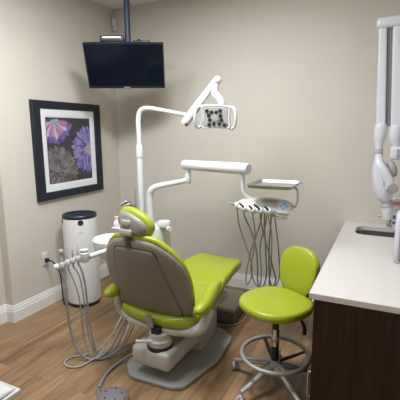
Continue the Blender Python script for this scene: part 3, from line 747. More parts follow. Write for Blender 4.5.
bm = NB(); tube(bm, [sa+dn*0.03+V((0.018, -0.018, -0.018)), sb-dn*0.10+V((0.016, -0.018, -0.016))], 0.006, seg=8, smooth=False); build('arm_slot', bm, M['midgrey'], ol_)
bm = NB(); ball(bm, sa-dn*0.005+V((0.025, -0.02, -0.01)), 0.012, u=12, v=8); build('arm_pivot', bm, M['dark'], ol_)
bm = NB(); ball(bm, (1.655, -0.90, 2.018), 0.033, u=20, v=12); build('arm_joint', bm, M['white'], ol_)
bm = NB(); tube(bm, [(1.655, -0.905, 2.01), (1.642, -0.905, 1.955), (1.640, -0.905, 1.92), (1.672, -0.90, 1.88), (1.690, -0.90, 1.85), (1.688, -0.888, 1.79)], [0.016, 0.024, 0.032, 0.028, 0.026, 0.026], seg=14, n=6); build('yoke', bm, M['xwhite'], ol_)
# lamp head, facing the camera side and a little down
LC = V((1.648, -0.925, 1.743)); LS = 0.93; ln = V((0.36, -0.91, -0.20)).normalized(); lx = V((0.91, 0.36, 0)).normalized(); lx = (lx-ln*lx.dot(ln)).normalized(); lu = ln.cross(lx)*-1
if lu.z < 0: lu = -lu
lr = -0.05
lx, lu = lx*math.cos(lr)+lu*math.sin(lr), lu*math.cos(lr)-lx*math.sin(lr)
def LM(u, v, d): return LC+lx*(u*LS)+lu*(v*LS)+ln*d
o_ = smooth2d([(-0.115, 0.088), (-0.05, 0.102), (0.05, 0.102), (0.118, 0.088), (0.122, 0.0), (0.128, -0.078), (0.06, -0.092), (-0.06, -0.092), (-0.122, -0.078), (-0.112, 0.0)], 5)
bm = NB(); pillow(bm, o_, (0, 0), [(0, -0.085), (0.4, -0.082), (0.7, -0.07), (0.9, -0.045), (0.985, -0.015), (1.0, 0.0), (0.98, 0.012), (0.93, 0.016), (0.9, 0.012), (0, 0.012)], LM); hd = build('lamp_head', bm, M['white'], ol_, ang=50)
o_ = smooth2d([(-0.092, 0.078), (0.0, 0.084), (0.092, 0.078), (0.097, 0.0), (0.103, -0.066), (0.0, -0.076), (-0.098, -0.066), (-0.092, 0.0)], 5)
bm = NB(); pillow(bm, o_, (0, 0), [(0, 0.010), (0.97, 0.010), (1.0, 0.013), (0.97, 0.017), (0, 0.018)], LM); fc = build('lamp_face', bm, M['lampface'], hd, ang=50)
bm = NB(); pillow(bm, ell(0.03, 0.03, 24, 2), (0, 0.005), [(0, 0.016), (1.0, 0.016), (0.95, 0.022), (0, 0.024)], LM); build('centre_sensor', bm, M['midgrey'], fc)
for u, v in ((172, 237), (200, 243), (228, 243), (252, 233), (184, 263), (255, 263), (192, 290), (262, 288), (188, 318), (217, 312), (250, 310), (282, 318)):
    a, b = (u-224)/5.71*0.0078*0.98, -(v-275)/5.71*0.0078
    bm = NB(); pillow(bm, ell(0.0155, 0.0155, 20, 2), (0, 0), [(0, 0.017), (1.0, 0.017), (1.0, 0.020), (0.85, 0.023), (0.8, 0.021), (0, 0.0215)], lambda x, y, d: LM(x+a, y+b, d)); build('lens', bm, M['ledglass'], fc, ang=30)
for s in (-1, 1):
    bm = NB(); tube(bm, [LM(s*0.10, 0.075, -0.02), LM(s*0.130, 0.085, -0.005), LM(s*0.158, 0.062, 0.012), LM(s*0.167, 0.0, 0.02), LM(s*0.162, -0.06, 0.015), LM(s*0.14, -0.088, 0.0), LM(s*0.11, -0.080, -0.015)], 0.0125, seg=12); build('handle', bm, M['white'], hd)

# ------------------------------------------------------------------ delivery unit
du = thing('delivery_unit', 'white dental delivery unit with handpiece holders on a swing arm', 'delivery unit', (1.078, -0.99, 0.86))
bm = NB(); tube(bm, [(1.080, -1.0, 0.845), (1.079, -1.0, 0.95), (1.078, -1.0, 1.07), (1.083, -1.0, 1.125), (1.105, -1.0, 1.165), (1.15, -0.985, 1.192), (1.25, -0.935, 1.214), (1.34, -0.895, 1.234), (1.372, -0.88, 1.243)], [0.029]*5+[0.026, 0.023, 0.022, 0.022], seg=16, n=6); build('swing_arm', bm, M['white'], du)
bm = NB(); lathe(bm, [(0.0, 1.215), (0.02, 1.215), (0.025, 1.222), (0.025, 1.285), (0.021, 1.295), (0.021, 1.345), (0, 1.345)], (1.380, -0.876, 0), seg=20); build('arm_elbow', bm, M['white'], du)
b0, b1 = V((1.345, -0.868, 1.368)), V((1.952, -1.048, 1.368)); d = (b1-b0).normalized()
bm = NB(); tube(bm, [b0-d*0.012, b0, b0+(b1-b0)*0.5, b1, b1+d*0.012], [0.034, 0.041, 0.042, 0.043, 0.036], seg=18, smooth=False, squash=((0, 0, 1), 1.0)); build('balance_arm', bm, M['white'], du)
bm = NB(); tube(bm, [(1.914, -1.035, 1.34), (1.913, -1.032, 1.27), (1.916, -1.03, 1.215), (1.932, -1.025, 1.175), (1.962, -1.01, 1.145), (2.0, -1.0, 1.125)], [0.018, 0.0155, 0.015, 0.0155, 0.018, 0.020], seg=14, n=6); build('drop_tube', bm, M['white'], du)
# head body: plan outline in world x,y
o_ = smooth2d([(1.868, -1.045), (1.905, -1.085), (2.0, -1.105), (2.1, -1.105), (2.18, -1.095), (2.265, -1.065), (2.285, -1.0), (2.25, -0.925), (2.12, -0.885), (1.99, -0.89), (1.90, -0.93), (1.868, -0.99)], 5)
bm = NB(); pillow(bm, o_, (2.08, -1.0), [(0, 1.078), (0.6, 1.078), (0.9, 1.080), (0.98, 1.087), (1.0, 1.100), (0.985, 1.114), (0.94, 1.126), (0.8, 1.142), (0.5, 1.153), (0, 1.156)], lambda u, v, d: V((u, v, d))); build('control_head', bm, M['cream'], du, ang=60)
# front holder bar
fb = [(1.868, -1.060, 1.108), (1.915, -1.098, 1.099), (2.0, -1.122, 1.094), (2.09, -1.126, 1.092), (2.165, -1.115, 1.094), (2.20, -1.10, 1.098)]
bm = NB(); tube(bm, fb, [0.016, 0.021, 0.024, 0.025, 0.024, 0.018], seg=14, n=6); build('holder_bar', bm, M['white'], du)
# control pad on the right, tilted to the camera
pcn = V((2.225, -1.088, 1.108)); pn_ = V((0.15, -0.62, 0.77)).normalized(); pxx = V((0.97, 0.10, 0)); pxx = (pxx-pn_*pxx.dot(pn_)).normalized(); pyy = pn_.cross(pxx)
def PM(u, v, d): return pcn+V((0.008, 0, 0.010))+pxx*(u*0.8)+pyy*v+pn_*d
o_ = rrect(-0.058, -0.058, 0.058, 0.052, 0.022)
bm = NB(); pillow(bm, o_, (0, 0), [(0, -0.03), (0.9, -0.03), (1, -0.02), (1, 0.0), (0.95, 0.006), (0, 0.006)], PM); cpd = build('control_pad', bm, M['white'], du, ang=40)
o_ = rrect(-0.040, -0.040, 0.042, 0.038, 0.012)
bm = NB(); pillow(bm, o_, (0, 0), [(0, 0.004), (1, 0.004), (1, 0.008), (0, 0.008)], PM); mp_ = build('membrane', bm, M['blue'], cpd, ang=30)
for i in range(3):
    for j in range(3):
        if (i, j) == (1, 1): continue
        bm = NB(); a, b = -0.022+0.023*i, -0.024+0.022*j
        pillow(bm, [(x+a, y+b) for x, y in ell(0.0062, 0.0062, 12, 2)], (a, b), [(0, 0.0075), (1, 0.0075), (1, 0.0095), (0, 0.0095)], PM); build('key', bm, M['bluekey'] if (i+j) % 2 else M['white'], mp_)
bm = NB(); tube(bm, [(2.262, -1.0, 1.11), (2.30, -1.02, 1.115), (2.315, -1.03, 1.16), (2.312, -1.02, 1.225), (2.285, -1.0, 1.245)], 0.0085, seg=10); build('tray_post', bm, M['white'], du)
bm = NB(); tube(bm, [(2.12, -1.03, 1.080), (2.15, -1.08, 1.050), (2.2, -1.10, 1.040), (2.262, -1.09, 1.040)], [0.014, 0.013, 0.015, 0.015], seg=12, squash=((0, 0, 1), 0.75)); build('pad_bracket', bm, M['white'], du)
# handpieces resting in the bar, each with its hose
labels = ['leftmost of the five handpieces on the delivery unit', 'second handpiece from the left on the delivery unit', 'middle handpiece of the five on the delivery unit', 'fourth handpiece from the left on the delivery unit, tallest black grip', 'rightmost of the five handpieces on the delivery unit, beside the control pad']
names = ['air_water_syringe', 'dental_drill', 'dental_drill', 'dental_drill', 'ultrasonic_scaler']
HX = [(1.893, -1.094, 1.094), (1.958, -1.125, 1.085), (2.026, -1.137, 1.080), (2.082, -1.141, 1.080), (2.140, -1.134, 1.080)]
HS = [[(1.90, -1.05, 0.93), (1.935, -1.02, 0.80), (1.975, -1.0, 0.66), (1.975, -0.985, 0.54), (1.935, -0.98, 0.46), (1.925, -0.96, 0.55), (1.965, -0.96, 0.75), (2.03, -0.97, 0.95), (2.05, -0.98, 1.062)],
      [(1.99, -1.07, 0.93), (2.025, -1.04, 0.78), (2.03, -1.01, 0.62), (2.025, -0.985, 0.50), (2.055, -0.975, 0.455), (2.085, -0.965, 0.55), (2.075, -0.965, 0.78), (2.065, -0.975, 0.95), (2.07, -0.98, 1.062)],
      [(2.03, -1.09, 0.93), (2.015, -1.06, 0.78), (1.985, -1.03, 0.62), (2.005, -1.0, 0.50), (2.04, -0.98, 0.47), (2.045, -0.965, 0.58), (2.03, -0.955, 0.78), (2.07, -0.965, 0.95), (2.09, -0.98, 1.062)],
      [(2.09, -1.09, 0.93), (2.12, -1.05, 0.78), (2.155, -1.02, 0.63), (2.165, -0.99, 0.54), (2.135, -0.97, 0.48), (2.105, -0.955, 0.56), (2.10, -0.955, 0.78), (2.11, -0.965, 0.95), (2.12, -0.98, 1.062)],
      [(2.152, -1.09, 0.93), (2.148, -1.06, 0.78), (2.135, -1.03, 0.62), (2.12, -1.0, 0.51), (2.15, -0.975, 0.475), (2.185, -0.96, 0.57), (2.17, -0.955, 0.78), (2.15, -0.965, 0.95), (2.14, -0.98, 1.062)]]
for i, (p, hs) in enumerate(zip(HX, HS)):
    p = V(p)+V((0, 0, 0.011))
    t = thing(names[i], labels[i], 'handpiece', p, 'handpieces on the delivery unit')
    ax = V((0.0, -0.75, 0.55)).normalized() if i else V((-0.5, -0.7, 0.35)).normalized()
    bm = NB(); lathe(bm, [(0, -0.014), (0.022, -0.014), (0.0245, 0.0), (0.0245, 0.016), (0.017, 0.024), (0, 0.024)], p, axis=tuple(ax), seg=18); build('collar', bm, M['white'], t)
    ln_ = (0.05, 0.036, 0.026, 0.05, 0.03)[i]
    ax2 = V((-0.55, -0.45, 0.6)).normalized() if i else V((-0.8, -0.4, 0.25)).normalized()
    bm = NB(); tube(bm, [p+ax*0.012, p+ax*0.03, p+ax*0.03+ax2*ln_*0.6, p+ax*0.03+ax2*ln_], [0.0075, 0.0075, 0.0065, 0.005], seg=10)
    build('grip', bm, M['steel'] if i == 0 else M['black'], t)
    bm = NB(); tube(bm, [p-V((0, -0.005, 0.018)), p+V((0.002, 0.004, -0.06))]+hs, 0.0048 if i not in (1, 3) else 0.0058, seg=8, n=8); build('hose', bm, M['hosedark'] if i not in (1,) else M['hose'], t)

# stainless tray (rests on its post)
tx0, ty0, tx1, ty1, tz = 1.990, -1.20, 2.305, -0.84, 1.250
tryo = thing('instrument_tray', 'empty shallow stainless tray above the delivery unit', 'tray', (2.17, -1.0, tz))
def traymap(u, v, d):
    cx, cy = (tx0+tx1)/2, (ty0+ty1)/2; a = 0.02; x, y = u-cx, v-cy
    return V((cx+x*math.cos(a)-y*math.sin(a), cy+x*math.sin(a)+y*math.cos(a), d))
o_ = rrect(tx0, ty0, tx1, ty1, 0.03)
bm = NB(); pillow(bm, o_, ((tx0+tx1)/2, (ty0+ty1)/2), [(0, tz), (0.92, tz), (0.96, tz+0.004), (0.97, tz+0.020), (1.0, tz+0.023), (1.0, tz+0.0255), (0.968, tz+0.0230), (0.95, tz+0.006), (0.92, tz+0.0025), (0, tz+0.0025)], traymap); build('pan', bm, mat('tray_steel', (0.46, 0.46, 0.47), 0.55, 0.9, var=0.04, scale=20), tryo, ang=60)
bm = NB(); tube(bm, [traymap(2.305, -1.02, tz+0.024), traymap(2.330, -1.0, tz+0.025), traymap(2.330, -0.96, tz+0.025), traymap(2.305, -0.94, tz+0.024)], 0.004, seg=8); build('handle_tab', bm, M['steel'], tryo)

# ------------------------------------------------------------------ foot pedal
fp = thing('foot_pedal', 'round dark grey foot control disc on the floor near the chair base, with a cable', 'foot pedal', (1.43, -2.0, 0))
FC = V((1.425, -2.005, 0))
bm = NB(); lathe(bm, [(0, 0), (0.095, 0), (0.098, 0.006), (0.098, 0.018), (0.09, 0.026), (0, 0.026)], FC, seg=40); build('base', bm, M['grey'], fp)
bm = NB(); lathe(bm, [(0.0, 0.024), (0.086, 0.024), (0.086, 0.032), (0.075, 0.040), (0.03, 0.046), (0, 0.047)], FC, seg=40); ds = build('disc', bm, M['grey'], fp)
for k in range(5):
    a = 0.6+k*1.2566; bm = NB(); lathe(bm, [(0, 0), (0.0055, 0), (0.0055, 0.004), (0, 0.005)], FC+V((0.055*math.cos(a), 0.055*math.sin(a), 0.042)), seg=10); build('screw', bm, M['dark'], ds)
bm = NB(); tube(bm, [FC+V((-0.09, 0.0, 0.035)), FC+V((-0.125, -0.005, 0.06)), FC+V((-0.155, 0.01, 0.055)), FC+V((-0.155, 0.03, 0.03)), FC+V((-0.12, 0.045, 0.028)), FC+V((-0.085, 0.03, 0.035))], 0.0035, seg=8); build('carry_loop', bm, M['grey'], fp)
bm = NB(); tube(bm, [FC+V((-0.085, -0.02, 0.018)), (1.315, -2.005, 0.014), (1.265, -1.93, 0.012), (1.222, -1.80, 0.012), (1.232, -1.68, 0.02), (1.29, -1.58, 0.05), (1.40, -1.48, 0.10)], 0.0095, seg=10, n=8); build('cable', bm, M['hose'], fp)

# ------------------------------------------------------------------ stool
SX, SY = 2.290, -1.440
st = thing('operator_stool', 'lime green wheeled operator stool with foot ring beside the dark cabinet', 'stool', (SX, SY, 0))
sd = V((0.50, 0.866, 0)); ss = V((0.866, -0.50, 0))
def SM(u, v, d): return V((SX, SY, d))+ss*u+sd*v
o_ = smooth2d([(0, -0.245), (0.12, -0.225), (0.205, -0.15), (0.24, -0.03), (0.225, 0.10), (0.16, 0.185), (0.06, 0.21), (-0.06, 0.21), (-0.16, 0.185), (-0.225, 0.10), (-0.24, -0.03), (-0.205, -0.15), (-0.12, -0.225)], 6)
bm = NB(); pillow(bm, o_, (0, 0), cushion_prof(0.535, 0.592, 0.006), lambda u, v, d: SM(u*0.905, v*0.92, d+0.006)); build('seat', bm, M['lime'], st, ang=60)
bm = NB(); lathe(bm, [(0, 0.516), (0.15, 0.516), (0.165, 0.538), (0, 0.538)], (SX, SY, 0), seg=28); build('seat_pan', bm, M['black'], st)
BCn = V((SX, SY, 0))+sd*0.265
bnrm = (-sd*0.985+V((0, 0, 0.17))).normalized(); bup = (V((0, 0, 1))+sd*0.17).normalized()
def BM(u, v, d): return BCn+V((-0.048, 0.02, 0.700))+ss*u+bup*v+bnrm*(d+0.35*u*u)
o_ = smooth2d([(0, 0.175), (0.09, 0.160), (0.145, 0.10), (0.158, 0.02), (0.140, -0.07), (0.10, -0.14), (0.04, -0.170), (-0.04, -0.170), (-0.10, -0.14), (-0.140, -0.07), (-0.158, 0.02), (-0.145, 0.10), (-0.09, 0.160)], 6)
bm = NB(); pillow(bm, o_, (0, 0), cushion_prof(-0.03, 0.025, 0.010), BM); build('backrest', bm, M['lime'], st, ang=60)
bm = NB(); tube(bm, [SM(0, 0.06, 0.512), SM(0, 0.20, 0.502), SM(0, 0.29, 0.52), SM(0, 0.318, 0.58), BM(0, -0.02, -0.035)], 0.016, seg=10, squash=(tuple(ss), 1.5)); build('back_support', bm, M['black'], st)
bm = NB(); tube(bm, [SM(0.08, 0.05, 0.515), SM(0.13, 0.07, 0.50), SM(0.150, 0.09, 0.45), SM(0.152, 0.092, 0.40)], [0.008, 0.009, 0.012, 0.013], seg=10); build('tilt_lever', bm, M['black'], st)
bm = NB(); lathe(bm, [(0.0, 0.36), (0.021, 0.36), (0.021, 0.52), (0, 0.52)], (SX, SY, 0), seg=20); build('gas_rod', bm, M['black'], st)
bm = NB(); lathe(bm, [(0.0, 0.17), (0.024, 0.17), (0.024, 0.29), (0, 0.29)], (SX, SY, 0), seg=20); build('column', bm, M['black'], st)
bm = NB(); lathe(bm, [(0.0, 0.285), (0.0245, 0.285), (0.0245, 0.40), (0, 0.40)], (SX, SY, 0), seg=20); build('column_sleeve', bm, M['chrome'], st)
bm = NB(); lathe(bm, [(0.0, 0.105), (0.045, 0.105), (0.05, 0.12), (0.042, 0.165), (0.03, 0.185), (0, 0.187)], (SX, SY, 0), seg=24); build('hub', bm, M['alu'], st)
RR = 0.213; RZ = 0.225
bm = NB(); tube(bm, [(SX+RR*math.cos(2*PI*k/40), SY+RR*math.sin(2*PI*k/40), RZ) for k in range(40)], 0.0135, seg=10, smooth=False, closed=True); build('foot_ring', bm, M['alu'], st)
for k in range(4):
    a = math.radians(35+90*k)
    bm = NB(); tube(bm, [(SX+0.03*math.cos(a), SY+0.03*math.sin(a), 0.175), (SX+0.12*math.cos(a), SY+0.12*math.sin(a), 0.195), (SX+RR*math.cos(a), SY+RR*math.sin(a), RZ-0.004)], [0.018, 0.015, 0.011], seg=10, squash=((0, 0, 1), 0.5)); build('ring_spoke', bm, M['black'] if k in (0, 1) else M['alu'], st)
for k in range(5):
    a = math.radians(171+72*k); d = V((math.cos(a), math.sin(a), 0)); s = V((-d.y, d.x, 0)); c0 = V((SX, SY, 0))
    bm = NB(); tube(bm, [c0+d*0.03+V((0, 0, 0.145)), c0+d*0.10+V((0, 0, 0.135)), c0+d*0.20+V((0, 0, 0.105)), c0+d*0.295+V((0, 0, 0.082))], [0.026, 0.023, 0.018, 0.015], seg=12, squash=((0, 0, 1), 0.75)); lg = build('leg', bm, M['alu'], st)
    w0 = c0+d*0.287
    bm = NB(); lathe(bm, [(0, 0.03), (0.006, 0.03), (0.006, 0.088), (0, 0.088)], w0, seg=10)
    wa = (d*math.cos(0.7+k)+s*math.sin(0.7+k)).normalized(); wc = w0+wa.cross(V((0, 0, 1)))*0.012+V((0, 0, 0.0275))
    for q in (-0.014, 0.014):
        lathe(bm, [(0, -0.009), (0.022, -0.009), (0.0275, -0.005), (0.0275, 0.005), (0.022, 0.009), (0, 0.009)], wc+wa*q, axis=tuple(wa), seg=20)
    box(bm, tuple(wc-V((0.014, 0.014, 0.004))), tuple(wc+V((0.014, 0.014, 0.034))), 0.006, 2)
    build('caster', bm, M['midgrey'], lg)

# ------------------------------------------------------------------ cabinet, worktop, sink
CX0, CY0, CZ = 2.543, -1.777, 0.82
cab = thing('base_cabinet', 'dark brown wood base cabinet under the white worktop on the right', 'cabinet', (2.9, -0.9, 0))
bm = NB(); box(bm, (CX0+0.045, CY0+0.022, 0.0), (XR-0.002, -0.02, CZ-0.19), 0.0); box(bm, (CX0+0.045, CY0+0.022, CZ-0.20), (2.60, -0.02, CZ-0.036)); box(bm, (3.12, CY0+0.022, CZ-0.20), (XR-0.002, -0.02, CZ-0.036)); box(bm, (2.60, CY0+0.022, CZ-0.20), (3.12, -0.55, CZ-0.036)); build('carcass', bm, M['wood'], cab, smooth=False)
bm = NB(); box(bm, (CX0+0.030, CY0+0.004, 0.0), (XR-0.002, CY0+0.022, CZ-0.036), 0.001, 1); build('end_panel', bm, M['wood'], cab)
for k in range(4):
    y0 = CY0+0.026+k*0.435; y1 = y0+0.430
    bm = NB(); box(bm, (CX0+0.022, y0, 0.10), (CX0+0.0445, y1, CZ-0.21), 0.0015, 1); dr = build('door', bm, M['wood'], cab)
    bm = NB(); box(bm, (CX0+0.022, y0, CZ-0.205), (CX0+0.0445, y1, CZ-0.045), 0.0015, 1); dw = build('drawer', bm, M['wood'], cab)
    yh = y0+0.05
    bm = NB(); tube(bm, [(CX0+0.024, yh, 0.33), (CX0+0.004, yh, 0.33), (CX0+0.002, yh, 0.325), (CX0+0.002, yh, 0.185), (CX0+0.004, yh, 0.18), (CX0+0.024, yh, 0.18)], 0.006, seg=8, smooth=False); build('handle', bm, M['alu'], dr)
    ym = (y0+y1)/2
    bm = NB(); tube(bm, [(CX0+0.024, ym-0.07, 0.70), (CX0-0.005, ym-0.07, 0.70), (CX0-0.005, ym+0.07, 0.70), (CX0+0.024, ym+0.07, 0.70)], 0.006, seg=8, smooth=False); build('handle', bm, M['steel'], dw)
# worktop with the sink cut out
sx0, sy0, sx1, sy1 = 2.655, -0.455, 3.05, -0.150
hole = rrect(sx0, sy0, sx1, sy1, 0.075, 6)
hc = ((sx0+sx1)/2, (sy0+sy1)/2); R_ = (CX0, CY0, XR-0.001, -0.001)
def to_rect(a):
    dx, dy = math.cos(a), math.sin(a); t = 1e9
    if dx > 1e-9: t = min(t, (R_[2]-hc[0])/dx)
    if dx < -1e-9: t = min(t, (R_[0]-hc[0])/dx)
    if dy > 1e-9: t = min(t, (R_[3]-hc[1])/dy)
    if dy < -1e-9: t = min(t, (R_[1]-hc[1])/dy)
    return (hc[0]+dx*t, hc[1]+dy*t)
prs = [(math.atan2(v-hc[1], u-hc[0]), (u, v)) for u, v in hole]
for cxn, cyn in ((R_[0], R_[1]), (R_[2], R_[1]), (R_[2], R_[3]), (R_[0], R_[3])):
    a = math.atan2(cyn-hc[1], cxn-hc[0])
    # nearest hole point along the same angle: intersect with hole polygon
    best = None
    for i in range(len(hole)):
        p, q = hole[i-1], hole[i]; dx, dy = math.cos(a), math.sin(a)
        ex, ey = q[0]-p[0], q[1]-p[1]; den = dx*ey-dy*ex
        if abs(den) < 1e-12: continue
        t = ((p[0]-hc[0])*ey-(p[1]-hc[1])*ex)/den; s = ((p[0]-hc[0])*dy-(p[1]-hc[1])*dx)/den
        if t > 0 and -1e-6 <= s <= 1+1e-6: best = (hc[0]+dx*t, hc[1]+dy*t)
    prs.append((a, best))
prs.sort()
bm = NB(); th = 0.034; n = len(prs)
lay = []
for z, ins in ((CZ-th, 0.003), (CZ-th+0.003, 0), (CZ-0.003, 0), (CZ, 0.003)):
    ro = []
    for a, _ in prs:
        x, y = to_rect(a); ro.append(bm.verts.new((min(max(x, R_[0]+ins), R_[2]-ins), min(max(y, R_[1]+ins), R_[3]-ins), z)))
    lay.append(ro)
hi_t = [bm.verts.new((u, v, CZ)) for _, (u, v) in prs]; hi_b = [bm.verts.new((u, v, CZ-th)) for _, (u, v) in prs]
for k in range(n):
    k2 = (k+1) % n
    for A, B in zip(lay, lay[1:]): bm.faces.new((A[k], A[k2], B[k2], B[k]))
    bm.faces.new((lay[-1][k], lay[-1][k2], hi_t[k2], hi_t[k])); bm.faces.new((lay[0][k2], lay[0][k], hi_b[k], hi_b[k2]))
    bm.faces.new((hi_t[k], hi_t[k2], hi_b[k2], hi_b[k]))
tag(build('worktop', bm, M['quartz'], ang=25), 'white quartz worktop on the dark cabinet, with a small sink cut-out', 'worktop')
sk = thing('sink', 'small stainless undermount sink at the far end of the worktop', 'sink', (hc[0], hc[1], CZ-0.17))
rim = rrect(sx0-0.012, sy0-0.012, sx1+0.012, sy1+0.012, 0.08, 6)
bm = NB(); pillow(bm, rim, hc, [(0.0, CZ-0.168), (0.80, CZ-0.168), (0.9, CZ-0.160), (0.96, CZ-0.12), (0.985, CZ-0.0365), (1.03, CZ-0.0365), (1.03, CZ-0.0345), (0.955, CZ-0.0345), (0.935, CZ-0.12), (0.87, CZ-0.155), (0.78, CZ-0.163), (0.0, CZ-0.164)], lambda u, v, d: V((u, v, d))); build('basin', bm, mat('sink_steel', (0.30, 0.29, 0.28), 0.35, 0.9, var=0.08, scale=25), sk, ang=50)
bm = NB(); lathe(bm, [(0.0, CZ-0.1635), (0.03, CZ-0.1635), (0.032, CZ-0.160), (0.02, CZ-0.1605), (0, CZ-0.1625)], (hc[0], hc[1], 0), seg=24); build('drain', bm, M['chrome'], sk)
fa = thing('faucet', 'chrome tap with a side lever standing behind the sink', 'faucet', (2.90, -0.10, CZ))
bm = NB(); lathe(bm, [(0, 0.0), (0.026, 0.0), (0.026, 0.008), (0.019, 0.014), (0.018, 0.085), (0.014, 0.095), (0, 0.096)], (2.90, -0.10, CZ), seg=22); build('body', bm, M['chrome'], fa)
bm = NB(); tube(bm, [(2.90, -0.10, CZ+0.065), (2.90, -0.15, CZ+0.085), (2.895, -0.22, CZ+0.08), (2.893, -0.25, CZ+0.055)], [0.014, 0.013, 0.012, 0.011], seg=12); build('spout', bm, M['chrome'], fa)
bm = NB(); tube(bm, [(2.892, -0.10, CZ+0.078), (2.86, -0.105, CZ+0.086), (2.836, -0.108, CZ+0.09)], 0.006, seg=8); ball(bm, (2.828, -0.109, CZ+0.092), 0.013, u=14, v=8); build('lever', bm, M['chrome'], fa)

# ------------------------------------------------------------------ things on the worktop
dp = thing('countertop_dispenser', 'tall white rounded dispenser with grey front on the worktop, at the right edge', 'dispenser', (3.02, -1.03, CZ))
def rp(x0, y0, x1, y1, r): return rrect(x0, y0, x1, y1, r, 8)
bm = NB(); pillow(bm, rp(2.930, -1.115, 3.13, -0.92, 0.035), (3.029, -1.022), [(0, CZ), (0.9, CZ), (1.0, CZ+0.008), (1.0, CZ+0.245), (0.985, CZ+0.275), (0.93, CZ+0.30), (0.75, CZ+0.318), (0.4, CZ+0.325), (0, CZ+0.326)], lambda u, v, d: V((u, v, d))); build('body', bm, M['xwhite'], dp, ang=60)
bm = NB(); box(bm, (2.952, -1.121, CZ+0.02), (3.108, -1.110, CZ+0.262), 0.004, 2); build('front_panel', bm, M['bluegrey'], dp)
bm = NB(); box(bm, (2.965, -1.124, CZ+0.012), (3.095, -1.109, CZ+0.075), 0.004, 2); build('lower_slot', bm, M['dark'], dp)
def carton(name, lab, lo, hi, m_main, m_band, bz):
    t = thing(name, lab, 'box', ((lo[0]+hi[0])/2, (lo[1]+hi[1])/2, lo[2]))
    bm = NB(); box(bm, lo, hi, 0.002, 1); build('carton', bm, m_main, t)
    bm = NB(); box(bm, (lo[0]-0.0008, lo[1]-0.0008, lo[2]+bz[0]), (hi[0]+0.0008, hi[1]+0.0008, lo[2]+bz[1])); build('printed_band', bm, m_band, t, smooth=False)
carton('glove_box', 'white and navy carton at the bottom of the stack behind the x-ray head', (2.925, -0.215, CZ+0.001), (3.16, -0.09, CZ+0.085), M['paper'], M['bluebox'], (0.05, 0.075))
carton('glove_box', 'pale carton with navy band, second in the stack behind the x-ray head', (2.92, -0.215, CZ+0.086), (3.155, -0.085, CZ+0.165), M['paper'], M['bluebox'], (0.010, 0.042))
carton('mask_box', 'white carton with pink top band, topmost of the stack behind the x-ray head', (2.915, -0.215, CZ+0.166), (3.15, -0.09, CZ+0.255), M['paper'], M['pink'], (0.045, 0.075))

# ------------------------------------------------------------------ wall x-ray unit, folded
XY = -0.40
xr = thing('xray_unit', 'white wall-mounted dental x-ray unit with folded arm above the worktop', 'x-ray machine', (3.24, XY, 1.45))
def bar(x0t, x1t, x0b, x1b, zt, zb, dy=0.045, y=XY):
    bm = NB(); P = []
    for z, a, b in ((zb, x0b, x1b), (zt, x0t, x1t)):
        P.append([bm.verts.new((u, v, z)) for u, v in rrect(a, y-dy, b, y+dy, 0.014, 4)])
    n = len(P[0])
    for k in range(n): bm.faces.new((P[0][k], P[0][(k+1) % n], P[1][(k+1) % n], P[1][k]))
    bm.faces.new(P[0]); bm.faces.new(P[1]); return bm
build('forearm', bar(2.732, 2.788, 2.760, 2.826, 2.395, 1.66), M['xwhite'], xr)
build('upper_arm', bar(2.824, 2.90, 2.860, 2.945, 2.395, 1.64), M['xwhite'], xr)
build('arm_channel', bar(2.784, 2.828, 2.820, 2.864, 2.39, 1.66, 0.030, XY+0.012), M['midgrey'], xr)
bm = NB(); tube(bm, [(2.798, XY-0.022, 2.385), (2.832, XY-0.022, 1.67)], 0.005, seg=8, smooth=False); tube(bm, [(2.81, XY-0.022, 2.385), (2.845, XY-0.022, 1.67)], 0.004, seg=8, smooth=False); build('channel_cable', bm, M['hose'], xr)
bm = NB(); box(bm, (2.716, XY-0.062, 2.362), (2.935, XY+0.055, 2.440), 0.026, 4, mtx=Matrix.Rotation(-0.03, 3, 'Y')); build('arm_cap', bm, M['xwhite'], xr)
# lower knuckles
def knuckle(cx, zt, wid, neck_x, neck_z, nm):
    bm = NB()
    prof = [(cx-0.001, zt+0.02, wid*0.78), (cx, zt, wid*0.96), (cx, zt-0.05, wid), (cx-0.002, zt-0.085, wid*0.92), (neck_x, zt-0.13, wid*0.68), (neck_x, neck_z, wid*0.60)]
    tube(bm, [(x, XY-0.012, z) for x, z, _ in prof], [w_ for *_, w_ in prof], seg=18, n=5, squash=((0, 1, 0), 1.0))
    return build(nm, bm, M['xwhite'], xr, ang=50)
knuckle(2.793, 1.665, 0.046, 2.789, 1.49, 'elbow_joint')
k2 = knuckle(2.897, 1.655, 0.047, 2.905, 1.50, 'shoulder_joint')
bm = NB(); lathe(bm, [(0, 1.432), (0.029, 1.432), (0.031, 1.437), (0.031, 1.492), (0.029, 1.497), (0, 1.497)], (2.789, XY-0.012, 0), seg=24); build('swivel_ring', bm, M['midgrey'], xr)
bm = NB(); box(bm, (2.868, XY-0.06, 1.415), (2.985, XY+0.05, 1.512), 0.018, 3); build('shoulder_block', bm, M['xwhite'], xr)
bm = NB(); box(bm, (2.912, XY-0.0635, 1.43), (2.972, XY-0.058, 1.495), 0.003, 1); build('block_panel', bm, M['bluegrey'], xr)
bm = NB(); box(bm, (2.975, XY-0.045, 1.425), (3.215, XY+0.045, 1.50), 0.012, 3); build('extension_arm', bm, M['xwhite'], xr)
bm = NB(); box(bm, (3.205, XY-0.13, 1.33), (3.2502, XY+0.13, 1.62), 0.012, 3); build('wall_plate', bm, M['xwhite'], xr)
